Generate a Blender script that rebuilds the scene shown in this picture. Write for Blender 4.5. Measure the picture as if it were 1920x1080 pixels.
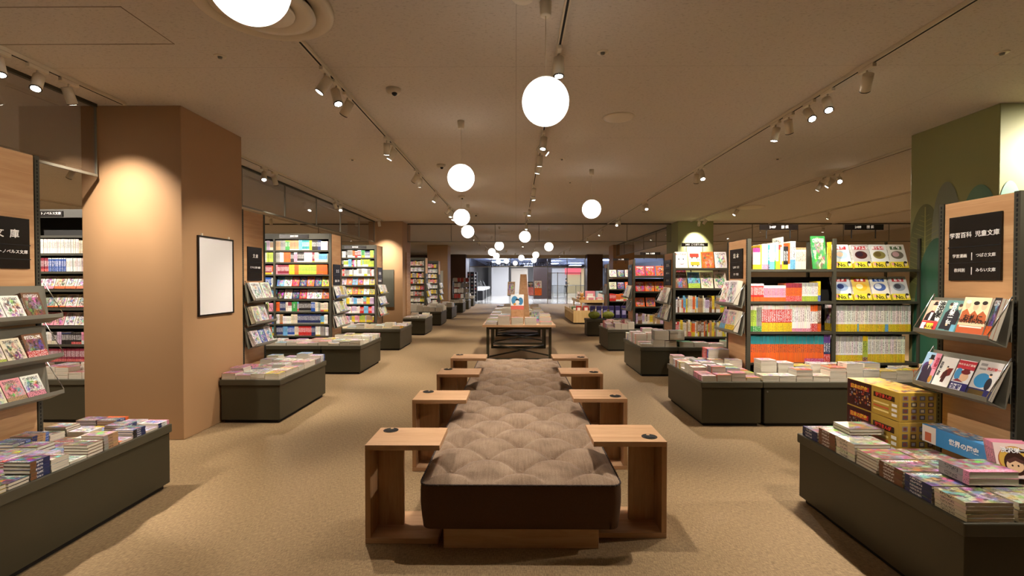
import bpy, math, random
from mathutils import Matrix, Vector
for o in list(bpy.data.objects): bpy.data.objects.remove(o)
SC = bpy.context.scene
COL = SC.collection
R = math.radians
random.seed(7)

# ------------------------------------------------------------------ camera, world, exposure
cd = bpy.data.cameras.new('camera'); cam = bpy.data.objects.new('camera', cd); COL.objects.link(cam)
cd.sensor_width = 36; cd.lens = 36 * 890 / 1920; cd.clip_end = 200; cd.clip_start = .05
cam.location = (0, 0, 1.5)
cam.rotation_euler = (math.pi / 2 - math.atan(14 / 890), 0, math.atan(7 / 890))
SC.camera = cam
w = bpy.data.worlds.new('world'); SC.world = w; w.use_nodes = True
w.node_tree.nodes['Background'].inputs[0].default_value = (.9, .8, .65, 1)
w.node_tree.nodes['Background'].inputs[1].default_value = .03
SC.view_settings.view_transform = 'Standard'; SC.view_settings.look = 'None'
SC.view_settings.exposure = -0.2; SC.view_settings.gamma = 1; SC.view_settings.use_curve_mapping = False
WARM = (1, .885, .775)
SPOT_W = 265.0
H = 3.13                      # ceiling height

# ------------------------------------------------------------------ materials
def lin(h):
    if isinstance(h, str):
        h = [int(h[i:i + 2], 16) / 255 for i in (0, 2, 4)]
        return tuple((c / 12.92 if c <= .04045 else ((c + .055) / 1.055) ** 2.4) for c in h)
    return tuple(h)
MT = {}
class NT:
    def __init__(s, name):
        s.m = bpy.data.materials.new(name); s.m.use_nodes = True; s.t = s.m.node_tree
        s.b = s.t.nodes['Principled BSDF']; s.out = s.t.nodes['Material Output']
    def n(s, typ, **kw):
        nd = s.t.nodes.new('ShaderNode' + typ)
        for k, v in kw.items():
            if hasattr(nd, k): setattr(nd, k, v)
        for k, v in kw.items():
            if not hasattr(nd, k):
                i = nd.inputs[int(k[1:])] if k[0] == '_' and k[1:].isdigit() else nd.inputs[k]
                if isinstance(v, bpy.types.NodeSocket): s.t.links.new(v, i)
                else: i.default_value = v
        return nd
    def l(s, a, b): s.t.links.new(a, b)
    def math(s, op, a, b=0.0, c=0.0):
        nd = s.t.nodes.new('ShaderNodeMath'); nd.operation = op
        for i, v in enumerate((a, b, c)):
            if isinstance(v, bpy.types.NodeSocket): s.l(v, nd.inputs[i])
            else: nd.inputs[i].default_value = v
        return nd.outputs[0]
    def mix(s, f, a, b, typ='MIX'):
        nd = s.t.nodes.new('ShaderNodeMix'); nd.data_type = 'RGBA'; nd.blend_type = typ
        for i, v in ((0, f), (6, a), (7, b)):
            if isinstance(v, bpy.types.NodeSocket): s.l(v, nd.inputs[i])
            else: nd.inputs[i].default_value = v if i == 0 else (tuple(v) + (1,))[:4]
        return nd.outputs[2]
def simple(name, col, rough=.6, metal=0, spec=.5, noise=0, nscale=20):
    if name in MT: return MT[name]
    q = NT(name); c = lin(col)
    q.b.inputs['Roughness'].default_value = rough; q.b.inputs['Metallic'].default_value = metal
    q.b.inputs['Specular IOR Level'].default_value = spec
    q.b.inputs['Base Color'].default_value = c + (1,)
    if noise:
        tc = q.n('TexCoord'); nz = q.n('TexNoise', Vector=tc.outputs['Object'], Scale=nscale, Detail=4.0)
        q.l(q.mix(nz.outputs['Fac'], [x * (1 - noise) for x in c], [min(1, x * (1 + noise)) for x in c]), q.b.inputs['Base Color'])
    MT[name] = q.m; return q.m
def emit(name, col, st):
    q = NT(name); q.t.nodes.remove(q.b); e = q.n('Emission'); e.inputs[0].default_value = lin(col) + (1,); e.inputs[1].default_value = st
    q.l(e.outputs[0], q.out.inputs[0]); MT[name] = q.m; return q.m
def wood(name, c1, c2, axis='Y', scale=1.0, rough=.45, planks=False):
    q = NT(name); tc = q.n('TexCoord')
    s = {'X': (1.2, 14, 14), 'Y': (14, 1.2, 14), 'Z': (14, 14, 1.2)}[axis]
    mp = q.n('Mapping', Vector=tc.outputs['Object']); mp.inputs['Scale'].default_value = [v * scale for v in s]
    n1 = q.n('TexNoise', Vector=mp.outputs[0], Scale=1.6, Detail=6.0, Distortion=.8)
    n2 = q.n('TexNoise', Vector=mp.outputs[0], Scale=9.0, Detail=3.0)
    f = q.math('ADD', q.math('MULTIPLY', n1.outputs['Fac'], .75), q.math('MULTIPLY', n2.outputs['Fac'], .25))
    r = q.n('MapRange', Value=f); r.inputs[1].default_value = .32; r.inputs[2].default_value = .68
    col = q.mix(r.outputs[0], lin(c1), lin(c2))
    if planks:
        sx = q.n('SeparateXYZ', Vector=tc.outputs['Object'])
        z = q.math('MULTIPLY', sx.outputs[2], 7.3)
        wn = q.n('TexWhiteNoise', noise_dimensions='1D', W=q.math('FLOOR', z))
        col = q.mix(q.math('MULTIPLY', wn.outputs[0], .45), col, lin('b88a5c'))
        ln = q.math('LESS_THAN', q.math('FRACT', z), .02)
        col = q.mix(q.math('MULTIPLY', ln, .5), col, lin('d8ae82'))
    q.l(col, q.b.inputs['Base Color']); q.b.inputs['Roughness'].default_value = rough
    bp = q.n('Bump', Strength=.05, Height=f); q.l(bp.outputs[0], q.b.inputs['Normal'])
    MT[name] = q.m; return q.m
M_oak = wood('oak', 'b98d64', 'd4ae86', 'X', 1)
M_oakz = wood('oak upright', 'ad8258', 'c8a076', 'Z', 1)
M_panel = wood('wood laminate', 'b4875a', 'd2a97b', 'Y', .8, .5, True)
M_pale = wood('pale plywood', 'd0a868', 'e2c184', 'Z', .6)
M_plinth = simple('olive metal', '3f3b2b', .42, 0, .4)
M_plinth_top = simple('olive metal top', '4a4636', .5)
M_kick = simple('black kick', '15130e', .7)
M_shelf = simple('shelf metal', '403e32', .5, 0, .4)
M_shelfdark = simple('shelf interior', '16140f', .7)
M_rack = simple('rack metal', '7b786a', .45, .2)
M_black = simple('black satin', '17120f', .25)
M_slot = simple('slot black', '0b0a08', .8)
M_white = simple('white plastic', 'd8ccb4', .4)
M_pillar = simple('tan paint', 'aa8660', .55, 0, .35, .03, 2)
M_green = simple('green paint', '8f9160', .55, 0, .35, .03, 2)
M_brown = simple('brown pillar paint', '4a3020', .45)
M_chrome = simple('steel', 'b8b8b4', .25, 1)
M_wall = simple('cream wall', 'b8a88c', .8)
M_text = simple('sign white', 'f2f0ea', .5); 
M_lens = emit('lamp lens', 'fff6e6', 40)
M_lenslow = emit('lamp lens inner', 'fff2dc', 9)
M_globe = emit('opal glass lit', 'fff6ea', 3.6)
def mk_glass(name, tint, fac_add=.0, g=.35):
    q = NT(name); q.t.nodes.remove(q.b)
    tr = q.n('BsdfTransparent'); tr.inputs[0].default_value = lin(tint) + (1,)
    gl = q.n('BsdfGlossy'); gl.inputs['Roughness'].default_value = .03
    fr = q.n('Fresnel'); fr.inputs[0].default_value = 1.5
    mx = q.n('MixShader'); q.l(q.math('ADD', q.math('MULTIPLY', fr.outputs[0], g * 2), fac_add), mx.inputs[0])
    q.l(tr.outputs[0], mx.inputs[1]); q.l(gl.outputs[0], mx.inputs[2]); q.l(mx.outputs[0], q.out.inputs[0])
    MT[name] = q.m; return q.m
M_glass = mk_glass('clear glass', 'f6f7fa', .03, .25)
M_clear = mk_glass('acrylic', 'f4f4f2', .02)

def mk_ceiling():
    q = NT('ceiling board'); tc = q.n('TexCoord')
    mp = q.n('Mapping', Vector=tc.outputs['Object']); mp.inputs['Scale'].default_value = (24, 60, 1)
    nz = q.n('TexNoise', Vector=mp.outputs[0], Scale=1.6, Detail=5.0, Roughness=.6, Distortion=.6)
    f = q.n('MapRange', Value=nz.outputs['Fac']); f.inputs[1].default_value = .33; f.inputs[2].default_value = .45
    sx = q.n('SeparateXYZ', Vector=tc.outputs['Object'])
    ly = q.math('LESS_THAN', q.math('FRACT', q.math('MULTIPLY', sx.outputs[1], 1 / 1.82)), .0022)
    lx = q.math('LESS_THAN', q.math('FRACT', q.math('MULTIPLY', sx.outputs[0], 1 / 3.64)), .0014)
    col = q.mix(f.outputs[0], lin('b4aa9c'), lin('cfc6ba'))
    col = q.mix(q.math('MULTIPLY', q.math('MAXIMUM', lx, ly), .5), col, lin('8d8070'))
    q.l(col, q.b.inputs['Base Color']); q.b.inputs['Roughness'].default_value = .9
    bp = q.n('Bump', Strength=.2, Distance=.006, Height=f.outputs[0]); q.l(bp.outputs[0], q.b.inputs['Normal'])
    MT['ceiling'] = q.m; return q.m
M_ceil = mk_ceiling()
def mk_carpet():
    q = NT('woven carpet'); tc = q.n('TexCoord')
    def strands(sc):
        mp = q.n('Mapping', Vector=tc.outputs['Object']); mp.inputs['Scale'].default_value = sc
        return q.n('TexNoise', Vector=mp.outputs[0], Scale=1.0, Detail=2.0).outputs['Fac']
    a = strands((260, 34, 1)); b = strands((34, 260, 1))
    ch = q.n('TexChecker', Vector=tc.outputs['Object'], Scale=240.0)
    w_ = q.mix(ch.outputs['Fac'], (0, 0, 0), (1, 1, 1))
    sp = q.math('ADD', q.math('MULTIPLY', a, .5), q.math('MULTIPLY', b, .5))
    f = q.n('MapRange', Value=sp); f.inputs[1].default_value = .38; f.inputs[2].default_value = .62
    nb = q.n('TexNoise', Vector=tc.outputs['Object'], Scale=.8, Detail=3.0)
    col = q.mix(f.outputs[0], lin('755f43'), lin('aa906a'))
    col = q.mix(q.math('MULTIPLY', nb.outputs['Fac'], .25), col, lin('907852'))
    q.l(col, q.b.inputs['Base Color']); q.b.inputs['Roughness'].default_value = .75; q.b.inputs['Specular IOR Level'].default_value = .3
    bp = q.n('Bump', Strength=.3, Distance=.003, Height=f.outputs[0]); q.l(bp.outputs[0], q.b.inputs['Normal'])
    return q.m
M_carpet = mk_carpet()
def mk_fabric():
    q = NT('chenille'); tc = q.n('TexCoord')
    mp = q.n('Mapping', Vector=tc.outputs['Object']); mp.inputs['Scale'].default_value = (60, 5, 5)
    a = q.n('TexNoise', Vector=mp.outputs[0], Scale=1.5, Detail=4.0).outputs['Fac']
    mp2 = q.n('Mapping', Vector=tc.outputs['Object']); mp2.inputs['Scale'].default_value = (420, 420, 420)
    b = q.n('TexNoise', Vector=mp2.outputs[0], Scale=1.0, Detail=2.0).outputs['Fac']
    g = q.n('TexNoise', Vector=tc.outputs['Object'], Scale=7.0, Detail=3.0).outputs['Fac']
    s = q.math('ADD', q.math('ADD', q.math('MULTIPLY', a, .18), q.math('MULTIPLY', b, .5)), q.math('MULTIPLY', g, .3))
    f = q.n('MapRange', Value=s); f.inputs[1].default_value = .38; f.inputs[2].default_value = .62
    q.l(q.mix(f.outputs[0], lin('6c5643'), lin('a48d75')), q.b.inputs['Base Color'])
    q.b.inputs['Roughness'].default_value = .85; q.b.inputs['Sheen Weight'].default_value = .12; q.b.inputs['Specular IOR Level'].default_value = .2
    bp = q.n('Bump', Strength=.3, Distance=.002, Height=b); q.l(bp.outputs[0], q.b.inputs['Normal'])
    return q.m
M_fabric = mk_fabric()
M_piping = simple('dark piping', '3a2a20', .7)

# printed matter: colours come from the book itself (attributes c1 c2 c3, st = seed, obi height, top band)
def book_base(q):
    uv = q.n('UVMap'); sx = q.n('SeparateXYZ', Vector=uv.outputs[0])
    A = {k: q.n('Attribute', attribute_name=k) for k in ('c1', 'c2', 'c3', 'st')}
    ss = q.n('SeparateXYZ', Vector=A['st'].outputs['Vector'])
    return uv, sx.outputs[0], sx.outputs[1], A, ss.outputs[0], ss.outputs[1], ss.outputs[2]
def lum_text(q, c):
    bw = q.n('RGBToBW', Color=c); return q.mix(q.math('GREATER_THAN', bw.outputs[0], .22), (.85, .85, .82), (.05, .04, .05))
def mk_cover():
    q = NT('printed cover'); uv, u, v, A, seed, obi, top = book_base(q)
    sw = q.math('MULTIPLY', seed, 91.7)
    vo = q.n('TexVoronoi', voronoi_dimensions='4D', Vector=uv.outputs[0], W=sw, Scale=4.2, Smoothness=.6, feature='SMOOTH_F1')
    nz = q.n('TexNoise', noise_dimensions='4D', Vector=uv.outputs[0], W=sw, Scale=6.5, Detail=4.0, Distortion=1.2)
    hs = q.n('HueSaturation', Color=nz.outputs['Color'], Saturation=1.5, Value=1.0)
    art = q.n('Gamma', Color=q.mix(.35, vo.outputs['Color'], hs.outputs[0]), Gamma=2.0).outputs[0]
    f = q.n('MapRange', Value=nz.outputs['Fac']); f.inputs[1].default_value = .40; f.inputs[2].default_value = .56
    # artwork confined to a blob in the middle
    du = q.math('MULTIPLY', q.math('SUBTRACT', u, .5), 2.1); dv = q.math('MULTIPLY', q.math('SUBTRACT', v, .45), 2.0)
    d = q.math('ADD', q.math('MULTIPLY', du, du), q.math('MULTIPLY', dv, dv))
    blob = q.n('MapRange', Value=q.math('ADD', d, q.math('MULTIPLY', nz.outputs['Fac'], .8))); blob.inputs[1].default_value = 1.5; blob.inputs[2].default_value = .9
    blob = type('o', (), dict(outputs=[q.math('MINIMUM', 1.0, q.math('ADD', blob.outputs[0], q.math('MULTIPLY', top, 1.0)))]))
    f = type('o', (), dict(outputs=[q.math('MINIMUM', 1.0, q.math('ADD', f.outputs[0], q.math('MULTIPLY', top, .55)))]))
    art = q.mix(q.math('MULTIPLY', q.math('GREATER_THAN', top, .8), .5), art, lin('6c5a38'))
    col = q.mix(q.math('MULTIPLY', f.outputs[0], blob.outputs[0]), A['c1'].outputs[0], art)
    dk = q.n('TexNoise', noise_dimensions='4D', Vector=uv.outputs[0], W=q.math('ADD', sw, 3.3), Scale=7.0, Detail=2.0)
    dm = q.math('MULTIPLY', q.math('GREATER_THAN', dk.outputs['Fac'], .56), blob.outputs[0])
    col = q.mix(q.math('MULTIPLY', dm, .8), col, A['c3'].outputs[0])
    # title strip of glyph-like marks
    mp = q.n('CombineXYZ', X=q.math('MULTIPLY', u, 16.0), Y=q.math('MULTIPLY', v, 24.0), Z=sw)
    g = q.n('TexNoise', Vector=mp.outputs[0], Scale=1.6, Detail=1.0)
    band = q.math('MULTIPLY', q.math('GREATER_THAN', v, .80), q.math('LESS_THAN', v, .93))
    band = q.math('MULTIPLY', band, q.math('LESS_THAN', q.math('ABSOLUTE', q.math('SUBTRACT', u, .5)), .4))
    col = q.mix(q.math('MULTIPLY', band, q.math('GREATER_THAN', g.outputs['Fac'], .52)), col, lum_text(q, A['c1'].outputs[0]))
    ob = q.math('LESS_THAN', v, obi)
    oc = q.mix(q.math('MULTIPLY', q.math('GREATER_THAN', g.outputs['Fac'], .56), .8), A['c2'].outputs[0], lum_text(q, A['c2'].outputs[0]))
    col = q.mix(ob, col, oc)
    q.l(col, q.b.inputs['Base Color']); q.b.inputs['Roughness'].default_value = .32
    return q.m
def mk_spine():
    q = NT('printed spine'); uv, u, v, A, seed, obi, top = book_base(q)
    sw = q.math('MULTIPLY', seed, 37.0)
    mp = q.n('CombineXYZ', X=q.math('MULTIPLY', u, 3.0), Y=q.math('MULTIPLY', v, 26.0), Z=sw)
    g = q.n('TexNoise', Vector=mp.outputs[0], Scale=1.5, Detail=1.0)
    mid = q.math('LESS_THAN', q.math('ABSOLUTE', q.math('SUBTRACT', u, .5)), .3)
    rng = q.math('MULTIPLY', q.math('GREATER_THAN', v, .36), q.math('LESS_THAN', v, .80))
    tx = q.math('MULTIPLY', q.math('MULTIPLY', mid, rng), q.math('GREATER_THAN', g.outputs['Fac'], .5))
    col = q.mix(q.math('MULTIPLY', tx, .85), A['c1'].outputs[0], lum_text(q, A['c1'].outputs[0]))
    col = q.mix(q.math('GREATER_THAN', v, q.math('SUBTRACT', 1.0, q.math('MULTIPLY', top, q.math('LESS_THAN', top, .42)))), col, A['c3'].outputs[0])
    ot = q.mix(q.math('MULTIPLY', q.math('MULTIPLY', mid, q.math('GREATER_THAN', g.outputs['Fac'], .55)), .6), A['c2'].outputs[0], lum_text(q, A['c2'].outputs[0]))
    col = q.mix(q.math('LESS_THAN', v, obi), col, ot)
    ed = q.math('GREATER_THAN', q.math('ABSOLUTE', q.math('SUBTRACT', u, .5)), .46)
    col = q.mix(q.math('MULTIPLY', ed, .35), col, (.03, .03, .03))
    q.l(col, q.b.inputs['Base Color']); q.b.inputs['Roughness'].default_value = .4
    return q.m
def mk_pages():
    q = NT('page edges'); tc = q.n('TexCoord')
    mp = q.n('Mapping', Vector=tc.outputs['Object']); mp.inputs['Scale'].default_value = (3, 3, 900)
    nz = q.n('TexNoise', Vector=mp.outputs[0], Scale=1.0, Detail=1.0)
    q.l(q.mix(nz.outputs['Fac'], lin('b4ab96'), lin('e6dfcc')), q.b.inputs['Base Color']); q.b.inputs['Roughness'].default_value = .8
    return q.m
def mk_print():
    q = NT('flat print'); a = q.n('Attribute', attribute_name='c1')
    q.l(a.outputs[0], q.b.inputs['Base Color']); q.b.inputs['Roughness'].default_value = .35
    return q.m
M_cover, M_spine, M_pages, M_print = mk_cover(), mk_spine(), mk_pages(), mk_print()
BM = [M_cover, M_spine, M_pages]

# ------------------------------------------------------------------ mesh building
class MB:
    def __init__(s): s.v = []; s.f = []; s.m = []; s.uv = []; s.at = []; s.sm = []
    def face(s, pts, mat=0, uv=None, at=None, sm=False):
        b = len(s.v); s.v += [tuple(p) for p in pts]; s.f.append(tuple(range(b, b + len(pts)))); s.m.append(mat)
        s.uv.append(uv); s.at.append(at); s.sm.append(sm); return s
    def box(s, x0, x1, y0, y1, z0, z1, mat=0, M=None):
        b = len(s.v)
        p = [(x0, y0, z0), (x1, y0, z0), (x1, y1, z0), (x0, y1, z0), (x0, y0, z1), (x1, y0, z1), (x1, y1, z1), (x0, y1, z1)]
        if M: p = [tuple(M @ Vector(q)) for q in p]
        s.v += p
        for q in ((3, 2, 1, 0), (4, 5, 6, 7), (0, 1, 5, 4), (1, 2, 6, 5), (2, 3, 7, 6), (3, 0, 4, 7)):
            s.f.append(tuple(b + i for i in q)); s.m.append(mat); s.uv.append(None); s.at.append(None); s.sm.append(False)
        return s
    def ring(s, rings, mat=0, cap0=True, cap1=True, sm=True, closed=True):
        b = len(s.v); n = len(rings[0])
        for r in rings: s.v += [tuple(p) for p in r]
        for k in range(len(rings) - 1):
            for i in range(n if closed else n - 1):
                j = (i + 1) % n
                s.f.append((b + k * n + i, b + k * n + j, b + (k + 1) * n + j, b + (k + 1) * n + i)); s.m.append(mat); s.uv.append(None); s.at.append(None); s.sm.append(sm)
        for c, k in ((cap0, 0), (cap1, len(rings) - 1)):
            if c:
                q = tuple(b + k * n + i for i in range(n)); s.f.append(q[::-1] if k == 0 else q); s.m.append(mat); s.uv.append(None); s.at.append(None); s.sm.append(False)
        return s
    def cyl(s, p0, p1, r0, r1=None, n=12, mat=0, caps=True, sm=True):
        r1 = r0 if r1 is None else r1; p0 = Vector(p0); p1 = Vector(p1); d = (p1 - p0).normalized()
        a = d.orthogonal().normalized(); c = d.cross(a)
        R_ = [[p + (a * math.cos(t) + c * math.sin(t)) * r for t in [2 * math.pi * i / n for i in range(n)]] for p, r in ((p0, r0), (p1, r1))]
        return s.ring(R_, mat, caps, caps, sm)
    def tube(s, pts, r, n=6, mat=0):
        for a, b in zip(pts[:-1], pts[1:]): s.cyl(a, b, r, n=n, mat=mat)
        return s
    def lathe(s, prof, n=24, c=(0, 0, 0), mat=0, sm=True, cap0=False, cap1=False):
        return s.ring([[(c[0] + r * math.cos(2 * math.pi * i / n), c[1] + r * math.sin(2 * math.pi * i / n), c[2] + z) for i in range(n)] for r, z in prof], mat, cap0, cap1, sm)
    def prism(s, poly, y0, y1, mat=0, ax='Y', sm=False):
        def P(a, b, t): return {'Y': (a, t, b), 'X': (t, a, b), 'Z': (a, b, t)}[ax]
        return s.ring([[P(a, b, y0) for a, b in poly], [P(a, b, y1) for a, b in poly]], mat, True, True, sm)
    def ball(s, c, r, n=12, k=8, mat=0):
        rx, ry, rz = r if isinstance(r, tuple) else (r, r, r)
        rg = []
        for j in range(1, k):
            t = -math.pi / 2 + math.pi * j / k
            rg.append([(c[0] + rx * math.cos(t) * math.cos(2 * math.pi * i / n), c[1] + ry * math.cos(t) * math.sin(2 * math.pi * i / n), c[2] + rz * math.sin(t)) for i in range(n)])
        return s.ring(rg, mat)
    def build(s, name, mats, parent=None, loc=(0, 0, 0), rot=(0, 0, 0), bevel=0, fixn=True):
        me = bpy.data.meshes.new(name); me.from_pydata(s.v, [], s.f)
        for m in (mats if isinstance(mats, (list, tuple)) else [mats]): me.materials.append(m)
        me.polygons.foreach_set('material_index', s.m); me.polygons.foreach_set('use_smooth', s.sm)
        if any(u is not None for u in s.uv):
            L = me.uv_layers.new(name='UVMap'); d = []
            for f, u in zip(s.f, s.uv): d += [c for q in (u or [(0, 0)] * len(f)) for c in q]
            L.data.foreach_set('uv', d)
        if any(a is not None for a in s.at):
            keys = sorted({k for a in s.at if a for k in a})
            for k in keys:
                A = me.color_attributes.new(k, 'FLOAT_COLOR', 'CORNER'); d = []
                for f, a in zip(s.f, s.at): d += (list(a[k][:3]) + [1.0] if a else [.5, .5, .5, 1.0]) * len(f)
                A.data.foreach_set('color', d)
        me.validate(); me.update()
        o = bpy.data.objects.new(name, me); COL.objects.link(o); o.parent = parent; o.location = loc; o.rotation_euler = rot
        if bevel:
            b = o.modifiers.new('bevel', 'BEVEL'); b.width = bevel; b.segments = 2; b.limit_method = 'ANGLE'
        return o
def tag(o, label, cat, group=None, kind=None):
    if label: o['label'] = label
    if cat: o['category'] = cat
    if group: o['group'] = group
    if kind: o['kind'] = kind
    return o
def empty(name, loc=(0, 0, 0), rz=0, label=None, cat=None, group=None):
    o = bpy.data.objects.new(name, None); COL.objects.link(o); o.location = loc; o.rotation_euler = (0, 0, rz); o.empty_display_size = .05
    return tag(o, label, cat, group)
def struct(name, mb, mat, **k): return tag(mb.build(name, mat, **k), None, None, None, 'structure')
def text(s, size, loc, rot, parent=None, mat=None, name='lettering', bold=.012, ext=.0006, ax='CENTER', sx=1.0, ls=1.0):
    c = bpy.data.curves.new(name, 'FONT'); c.body = s; c.size = size; c.align_x = ax; c.align_y = 'CENTER'; c.extrude = ext; c.offset = bold * size; c.resolution_u = 3; c.space_line = ls
    c.materials.append(mat or M_text); f = bpy.data.objects.new(name, c); COL.objects.link(f)
    me = bpy.data.meshes.new_from_object(f.evaluated_get(bpy.context.evaluated_depsgraph_get())); bpy.data.objects.remove(f)
    me.name = name; o = bpy.data.objects.new(name, me); COL.objects.link(o); o.parent = parent; o.location = loc; o.rotation_euler = rot; o.scale = (sx, 1, 1)
    return o
FACE_NY, FACE_PX, FACE_NX, FACE_PY = (R(90), 0, 0), (R(90), 0, R(90)), (R(90), 0, R(-90)), (R(90), 0, R(180))
ORD = 'first second third fourth fifth sixth seventh eighth ninth tenth eleventh twelfth thirteenth fourteenth fifteenth sixteenth seventeenth eighteenth nineteenth twentieth'.split()
ORD += ['twenty-' + x for x in ORD[:9]] + ['thirtieth'] + ['thirty-' + x for x in ORD[:9]]

# ------------------------------------------------------------------ the room
m = MB()
m.face([(-12, -3, 0), (12, -3, 0), (12, 30.5, 0), (-12, 30.5, 0)])
struct('floor', m, M_carpet)
struct('ceiling', MB().box(-12, 12, -3, 30.5, H, H + .2), M_ceil)
struct('wall_left', MB().box(-12.2, -12, -3, 30.5, 0, H), M_wall)
struct('wall_right', MB().box(12, 12.2, -3, 30.5, 0, H), M_wall)
struct('wall_back', MB().box(-12.2, 12.2, -3.2, -3, 0, H), M_wall)
struct('wall_front', MB().box(-12, -4.05, 30.5, 30.7, 0, H).box(9.5, 12, 30.5, 30.7, 0, H), M_brown)
struct('trim_1', MB().box(-4.05, 9.5, 30.35, 30.75, 2.93, H), M_wall)

def mk_shop():
    pass
# pillars: tan row on one side of the aisle, green and tan row on the other, brown ones at the entrance
PL = [(4.42, M_pillar), (13.08, M_pillar), (21.75, M_pillar), (29.6, M_brown)]
for Y, mt in PL:
    struct('pillar', MB().box(-4.06, -3.12, Y, Y + .98, 0, H), mt, bevel=.006)
for Y, mt in ((4.42, M_green), (13.08, M_green), (21.75, M_pillar), (29.6, M_brown)):
    struct('pillar', MB().box(4.45, 5.42, Y, Y + .98, 0, H), mt, bevel=.006)
struct('pillar', MB().box(1.45, 2.9, 38.8, 40.2, 0, 3.39), simple('dark column', '2a1c18', .35))

# painted trees on the side of the near green pillar, on the wall face itself
def leaf(name, x, poly, col, veins=None, face='X'):
    mb = MB(); c = lin(col)
    if face == 'X': mb.face([(x, a, b) for a, b in poly], 0, None, {'c1': c})
    else: mb.face([(a, x, b) for a, b in poly], 0, None, {'c1': c})
    if veins:
        vy, vz0, vz1 = veins; vc = lin('8a8a4c'); X = x - .001
        def bar(a, b, t):
            a = Vector((X,) + a); b = Vector((X,) + b); d = (b - a).normalized(); q = Vector((0, -d.z, d.y)) * t
            mb.face([a - q, b - q, b + q, a + q], 0, None, {'c1': vc})
        bar((vy, vz0), (vy, vz1), .008)
        k = 0
        while vz0 + .12 + k * .055 < vz1 - .08:
            z = vz0 + .12 + k * .055; l = .20 * min(1, (vz1 - z) * 2.2)
            bar((vy, z), (vy + l, z + l * .42), .0022); bar((vy, z), (vy - l, z + l * .42), .0022); k += 1
    o = mb.build(name, M_print); o['kind'] = 'structure'; return o
def ell(cy, cz, ry, rz, n=40, p=1.0): return [(cy + ry * math.cos(2 * math.pi * i / n), cz + rz * math.sin(2 * math.pi * i / n)) for i in range(n)]
def halfell(cy, z0, z1, ry, n=24, p=.75):
    return [(cy + ry * math.cos(math.pi * i / n), z0 + (z1 - z0) * math.sin(math.pi * i / n) ** p) for i in range(n + 1)]
leaf('wall_mural_tree', 4.446, [(5.398, 1.3)] + [q for q in halfell(5.2, 1.5, 2.33, .22) if q[0] < 5.398][0:] + [(4.98, 1.3)], '60643a', (5.2, 1.3, 2.3))
leaf('wall_mural_tree', 4.4455, halfell(4.95, 1.9, 2.52, .17, 24, .9), '767c66')
leaf('wall_mural_tree', 4.445, [(a, b) for a, b in halfell(4.60, 1.9, 2.42, .18)], '5c8268')
leaf('wall_mural_tree', 4.4445, halfell(5.05, .5, 1.95, .30), '2f5a44')
leaf('wall_mural_tree', 4.416, halfell(4.55, 2.0, 2.42, .11), '84b094', face='Y')
leaf('wall_mural_tree', 13.076, halfell(5.0, 1.9, 2.3, .22), '6c8a5c', face='Y')

# glass smoke curtains hung from the ceiling
def glass_screen(name, a, b, zb, n, label):
    a = Vector(a); b = Vector(b); d = (b - a); L = d.length; u = d / L; root = empty(name, (a.x, a.y, zb), math.atan2(u.y, u.x), label, 'smoke screen')
    zt = H - zb
    MB().box(0, L, -.003, .003, .02, zt - .02).build('glass_pane', M_glass, root)
    MB().box(0, L, -.012, .012, 0, .022).build('bottom_rail', M_rack, root)
    MB().box(0, L, -.015, .015, zt - .03, zt - .001).build('top_rail', M_shelf, root)
    for i in range(n + 1):
        x = L * i / n
        MB().box(max(0, x - .008), min(L, x + .008), -.008, .008, .022, zt - .03).build('mullion', M_rack, root)
glass_screen('smoke_screen', (-3.88, -.5, 0), (-3.88, 4.38, 0), 2.46, 4, 'clear hanging smoke screen before the near tan pillar')
glass_screen('smoke_screen', (-3.88, 5.45, 0), (-3.88, 13.02, 0), 2.55, 6, 'long glass smoke screen hanging between the two near tan pillars')
glass_screen('smoke_screen', (-3.1, 13.6, 0), (4.43, 13.6, 0), 2.60, 6, 'glass smoke screen hanging right across the central aisle')
glass_screen('smoke_screen', (5.45, 13.6, 0), (11.9, 13.6, 0), 2.60, 5, 'glass smoke screen hanging beyond the second green pillar')
glass_screen('smoke_screen', (4.6, 14.1, 0), (4.6, 21.7, 0), 2.60, 5, 'glass smoke screen running from green pillar towards tan pillar')
glass_screen('smoke_screen', (-11.9, 13.6, 0), (-4.1, 13.6, 0), 2.60, 5, 'glass smoke screen hanging beyond the second tan pillar')

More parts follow.
